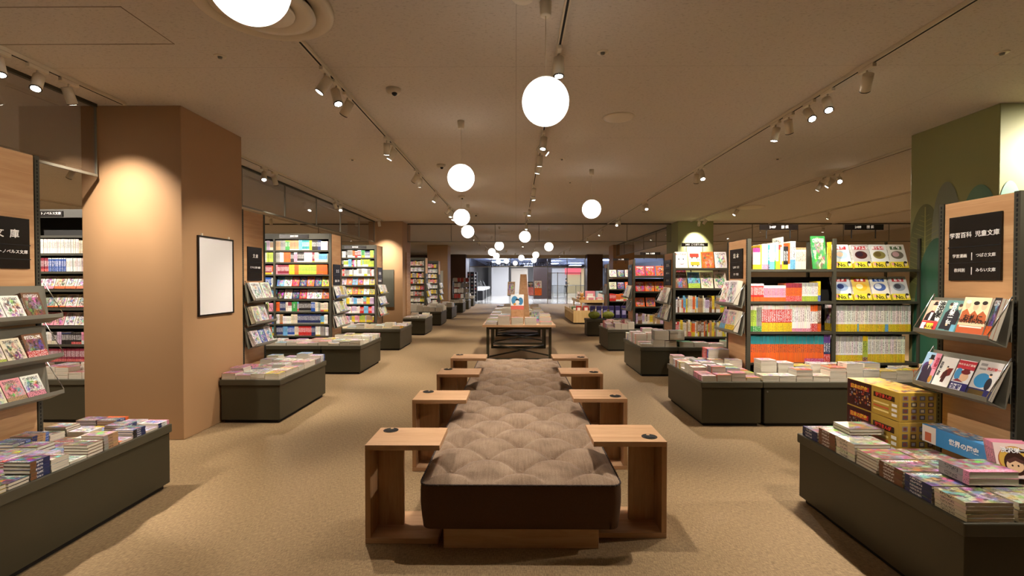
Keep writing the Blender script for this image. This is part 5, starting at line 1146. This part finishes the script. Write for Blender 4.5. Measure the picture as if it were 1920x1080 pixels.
# person standing in the hall, dark clothes, looking at something held in both hands
def skinned(name, pts, edges, mat, parent, sub=1):
    me = bpy.data.meshes.new(name); me.from_pydata([p[:3] for p in pts], edges, []); o = bpy.data.objects.new(name, me); COL.objects.link(o)
    sk = o.modifiers.new('skin', 'SKIN'); sk.use_smooth_shade = True
    for i, p in enumerate(pts):
        v = me.skin_vertices[0].data[i]; r = p[3]; v.radius = r if isinstance(r, tuple) else (r, r)
    me.skin_vertices[0].data[0].use_root = True
    ss = o.modifiers.new('sub', 'SUBSURF'); ss.levels = sub; ss.render_levels = sub
    o.data.materials.append(mat); o.parent = parent; return o
pr = empty('person', (5.85, 55.0, 0), R(75), 'person in dark navy clothes standing in the hall, looking down at a phone', 'person')
pts = [(0, 0, .92, (.15, .11)), (0, 0, 1.12, (.14, .10)), (0, 0, 1.34, (.17, .11)), (0, 0, 1.46, (.07, .065)), (0, -.02, 1.53, (.058, .06)), (0, -.03, 1.62, (.078, .095)), (0, -.02, 1.70, (.06, .07)),
       (.09, 0, .86, .088), (.10, -.01, .49, .06), (.10, .02, .09, .042), (.10, -.12, .04, .04), (-.09, 0, .86, .088), (-.10, .0, .49, .06), (-.10, .03, .09, .042), (-.10, -.11, .04, .04),
       (.19, 0, 1.38, .052), (.24, -.01, 1.12, .042), (.10, -.24, 1.16, .032), (.05, -.29, 1.19, .026), (-.19, 0, 1.38, .052), (-.24, -.01, 1.12, .042), (-.10, -.24, 1.16, .032), (-.05, -.29, 1.19, .026)]
ed = [(0, 1), (1, 2), (2, 3), (3, 4), (4, 5), (5, 6), (0, 7), (7, 8), (8, 9), (9, 10), (0, 11), (11, 12), (12, 13), (13, 14), (2, 15), (15, 16), (16, 17), (17, 18), (2, 19), (19, 20), (20, 21), (21, 22)]
skinned('body', pts, ed, simple('skin', 'c89878', .6), pr)
jk = [(p[0], p[1], p[2], tuple(v + .014 for v in (p[3] if isinstance(p[3], tuple) else (p[3], p[3])))) for p in pts]
J = [0, 1, 2, 15, 16, 17, 19, 20, 21]
skinned('jacket', [jk[i] for i in J], [(0, 1), (1, 2), (2, 3), (3, 4), (4, 5), (2, 6), (6, 7), (7, 8)], simple('navy cloth', '20283c', .8), pr)
T = [0, 7, 8, 9, 11, 12, 13]
skinned('trousers', [jk[i] for i in T], [(0, 1), (1, 2), (2, 3), (0, 4), (4, 5), (5, 6)], simple('dark trousers', '20242e', .8), pr)
MB().ball((0, .005, 1.66), (.092, .105, .105)).build('hair', simple('black hair', '181412', .6), pr)
MB().ball((.1, -.07, .035), (.048, .13, .035)).build('shoe', M_black, pr); MB().ball((-.1, -.06, .035), (.048, .13, .035)).build('shoe', M_black, pr)
for s in (-1, 1):
    hb = MB()
    for k in range(4): hb.cyl((s * .045, -.29 - .004 * k, 1.175 + .018 * k), (s * .005, -.335, 1.18 + .018 * k), .009, .007, 6)
    hb.cyl((s * .05, -.30, 1.24), (s * .02, -.32, 1.26), .009, .007, 6)
    hb.ball((s * .05, -.30, 1.205), (.02, .035, .045), 8, 6); hb.build('hand', simple('skin', 'c89878', .6), pr)
for s in (-1, 1): MB().ball((s * .033, -.118, 1.63), .010, 8, 5).build('eye', M_black, pr)
MB().ball((0, -.125, 1.60), (.013, .02, .022), 8, 5).build('nose', simple('skin', 'c89878', .6), pr)
tag(MB().box(-.035, .035, -.005, .005, -.07, .07).build('phone', M_black, None, (5.85 + .335 * math.sin(R(75)), 55 - .335 * math.cos(R(75)), 1.21), (R(-20), 0, R(75))), 'dark phone held by the person in the hall', 'phone')

# ------------------------------------------------------------------ plywood kiosk with tiered goods
k = empty('plywood_kiosk', (1.98, 16.3, 0), 0, 'pale plywood tiered kiosk of toys along the green pillar side', 'kiosk')
MB().box(0, 1.6, 0, 2.9, .05, .41).build('lower_box', M_pale, k, bevel=.004)
MB().box(.05, 1.55, .05, 2.85, 0, .05).build('kickboard', M_kick, k)
for i in range(9): MB().box(-.012, -.0005, .12 + i * .31, .15 + i * .31, .07, .36).build('groove_strip', simple('groove', '7a5a30', .6), k)
for a in ((0, 1.6, 0, .025), (0, .025, .026, 2.9)): MB().box(a[0], a[1], a[2], a[3], .411, .47).build('rim_board', M_pale, k)
MB().box(.25, 1.6, .35, 2.6, .72, .76).build('upper_deck', M_pale, k, bevel=.003)
for a in ((.25, 1.6, .35, .375), (.25, .275, .376, 2.6)): MB().box(a[0], a[1], a[2], a[3], .761, .82).build('rim_board', M_pale, k)
for a in ((.3, .4), (1.5, .4), (.3, 2.5), (1.5, 2.5)): MB().box(a[0], a[0] + .05, a[1], a[1] + .05, .411, .72).build('deck_post', M_pale, k)
rn = random.Random(4)
def goods(name, x, y, z, w_, d, h, c, label, cat):
    r = empty(name, (x, y, z), rn.uniform(-.1, .1), label, cat, 'goods on the plywood kiosk')
    MB().box(-w_ / 2, w_ / 2, -d / 2, d / 2, 0, h).build('box_body', simple('goods ' + c, c, .45), r, bevel=.004)
    MB().box(-w_ * .3, w_ * .3, -d / 2 - .002, -d / 2 - .0003, h * .2, h * .75).build('front_label', simple('goods ' + ('f4ece0' if c != 'f4ece0' else 'e08c98'), 'f4ece0' if c != 'f4ece0' else 'e08c98', .5), r)
def plush(x, y, z, c, label, s=1.0):
    r = empty('plush_toy', (x, y, z), rn.uniform(-.5, .5), label, 'plush toy', 'goods on the plywood kiosk')
    m_ = simple('plush ' + c, c, .95); MB().ball((0, 0, .07 * s), (.075 * s, .065 * s, .072 * s)).build('body', m_, r)
    hd = MB().ball((0, -.01, .18 * s), (.06 * s, .055 * s, .055 * s)).build('head', m_, r)
    for a in (-1, 1):
        MB().ball((a * .04 * s, 0, .235 * s), (.02 * s, .015 * s, .022 * s), 8, 5).build('ear', m_, hd); MB().ball((a * .06 * s, -.04 * s, .10 * s), (.025 * s, .04 * s, .022 * s), 8, 5).build('arm', m_, r)
        MB().ball((a * .022 * s, -.065 * s, .19 * s), .007, 6, 4).build('eye', M_black, hd)
Z2 = .762
goods('toy_box', 2.66, 16.85, Z2, .30, .2, .17, 'f4ece0', 'low cream toy box at the front of the kiosk upper deck', 'toy box')
goods('toy_box', 2.68, 17.15, Z2, .34, .2, .36, 'e08c98', 'tall pink toy box on the kiosk upper deck', 'toy box')
goods('toy_box', 3.04, 17.2, Z2, .30, .2, .36, 'a8d0d8', 'tall pale blue toy box on the kiosk upper deck', 'toy box')
goods('toy_box', 2.97, 16.85, Z2, .24, .2, .14, 'e89aa0', 'low pink toy box beside the cream one on the kiosk', 'toy box')
goods('toy_box', 3.3, 16.9, Z2, .26, .2, .12, 'b8c8d8', 'low grey-blue toy box at the kiosk deck end', 'toy box')
goods('toy_box', 3.4, 17.5, Z2, .3, .3, .30, '9a5a2c', 'brown toy box at the back of the kiosk deck', 'toy box')
for i, (x, y, c, nm) in enumerate(((2.36, 16.98, 'c89048', 'golden'), (2.38, 17.28, 'e0d8d0', 'white'), (2.40, 17.6, '9a8c84', 'grey'), (2.40, 18.0, 'd0b8b0', 'pale pink'), (2.5, 18.3, 'a83828', 'red'), (2.75, 17.9, 'c04830', 'orange-red'), (3.50, 17.15, 'f0f0e8', 'bright white'))):
    plush(x, y, Z2, c, '%s plush toy on the kiosk upper deck' % nm, 1.25)
for i, (x, y, c, nm) in enumerate(((2.2, 16.6, 'b03028', 'red'), (2.45, 16.6, 'b83830', 'second red'), (2.75, 16.6, 'a89070', 'tan'), (2.12, 17.2, '4a6a38', 'green'), (2.12, 17.8, 'c8c0b0', 'pale'), (3.0, 16.55, '3a3c44', 'dark'))):
    goods('toy_box', x, y, .412, .18, .2, .14 if i > 1 else .2, c, '%s toy box on the kiosk lower tier' % nm, 'toy box')
# netted bags and purple packs on the plinth before the kiosk
for i, (x, y) in enumerate(((2.12, 12.85), (2.5, 12.85))):
    r = empty('netted_bag', (x, y, .461), 0, ('plump green netted bag at the aisle corner of its plinth', 'plump green netted bag further from the aisle, tied at top')[i], 'bag', 'netted bags on the plinth')
    MB().ball((0, 0, .105), (.16, .11, .105), 16, 10).build('bag_body', simple('bag green', '7c8426', .5, 0, .5, .7, 25), r)
    MB().lathe([(.03, .19), (.012, .215), (.05, .25)], 10).build('tied_neck', simple('bag neck', '8c7c30', .5), r)
for i in range(6):
    x, y = 2.12 + .17 * i, 13.08
    r = empty('wrapped_pack', (x, y, .461), 0, 'purple wrapped pack behind the green bags, %s from the aisle' % ORD[i], 'pack', 'purple packs on the plinth')
    MB().box(-.07, .07, -.04, .04, 0, .34).build('pack_body', simple('pack purple', '3c3460', .3, 0, .5, .5, 40), r, bevel=.012)
    MB().box(-.05, .05, -.0425, -.0405, .10, .22).build('pack_label', simple('pack label', 'a8a0c8', .4), r)
# magazine racks before the brown pillar
for i, (x, y) in enumerate(((-2.98, 24.95), (-2.78, 25.6), (-3.2, 26.2))):
    r = empty('magazine_rack', (x, y, .461 if i < 2 else .0), 0, ('dark wire magazine rack on the plinth before the brown pillar', 'second dark magazine rack on the plinth before the brown pillar', 'dark floor magazine rack behind the plinth by brown pillar')[i], 'magazine rack')
    h = 1.15 if i < 2 else 1.6
    for a in (-.28, .27): MB().box(a, a + .012, -.12, .12, 0, h).build('side_frame', M_black, r)
    for q in range(4):
        z = .12 + q * (h - .3) / 3
        MB().box(-.267, .269, -.10, .08, z - .012, z).build('rack_shelf', M_black, r)
        for m_ in range(3):
            c = rn.choice(['d8d4cc', 'b04038', 'e8e4dc', '8c9098', 'c0b8a8'])
            MB().box(-.25 + .17 * m_, -.10 + .17 * m_, -.085, -.075, z + .001, z + .21).build('magazine', simple('mag ' + c, c, .4), r)

#@@END
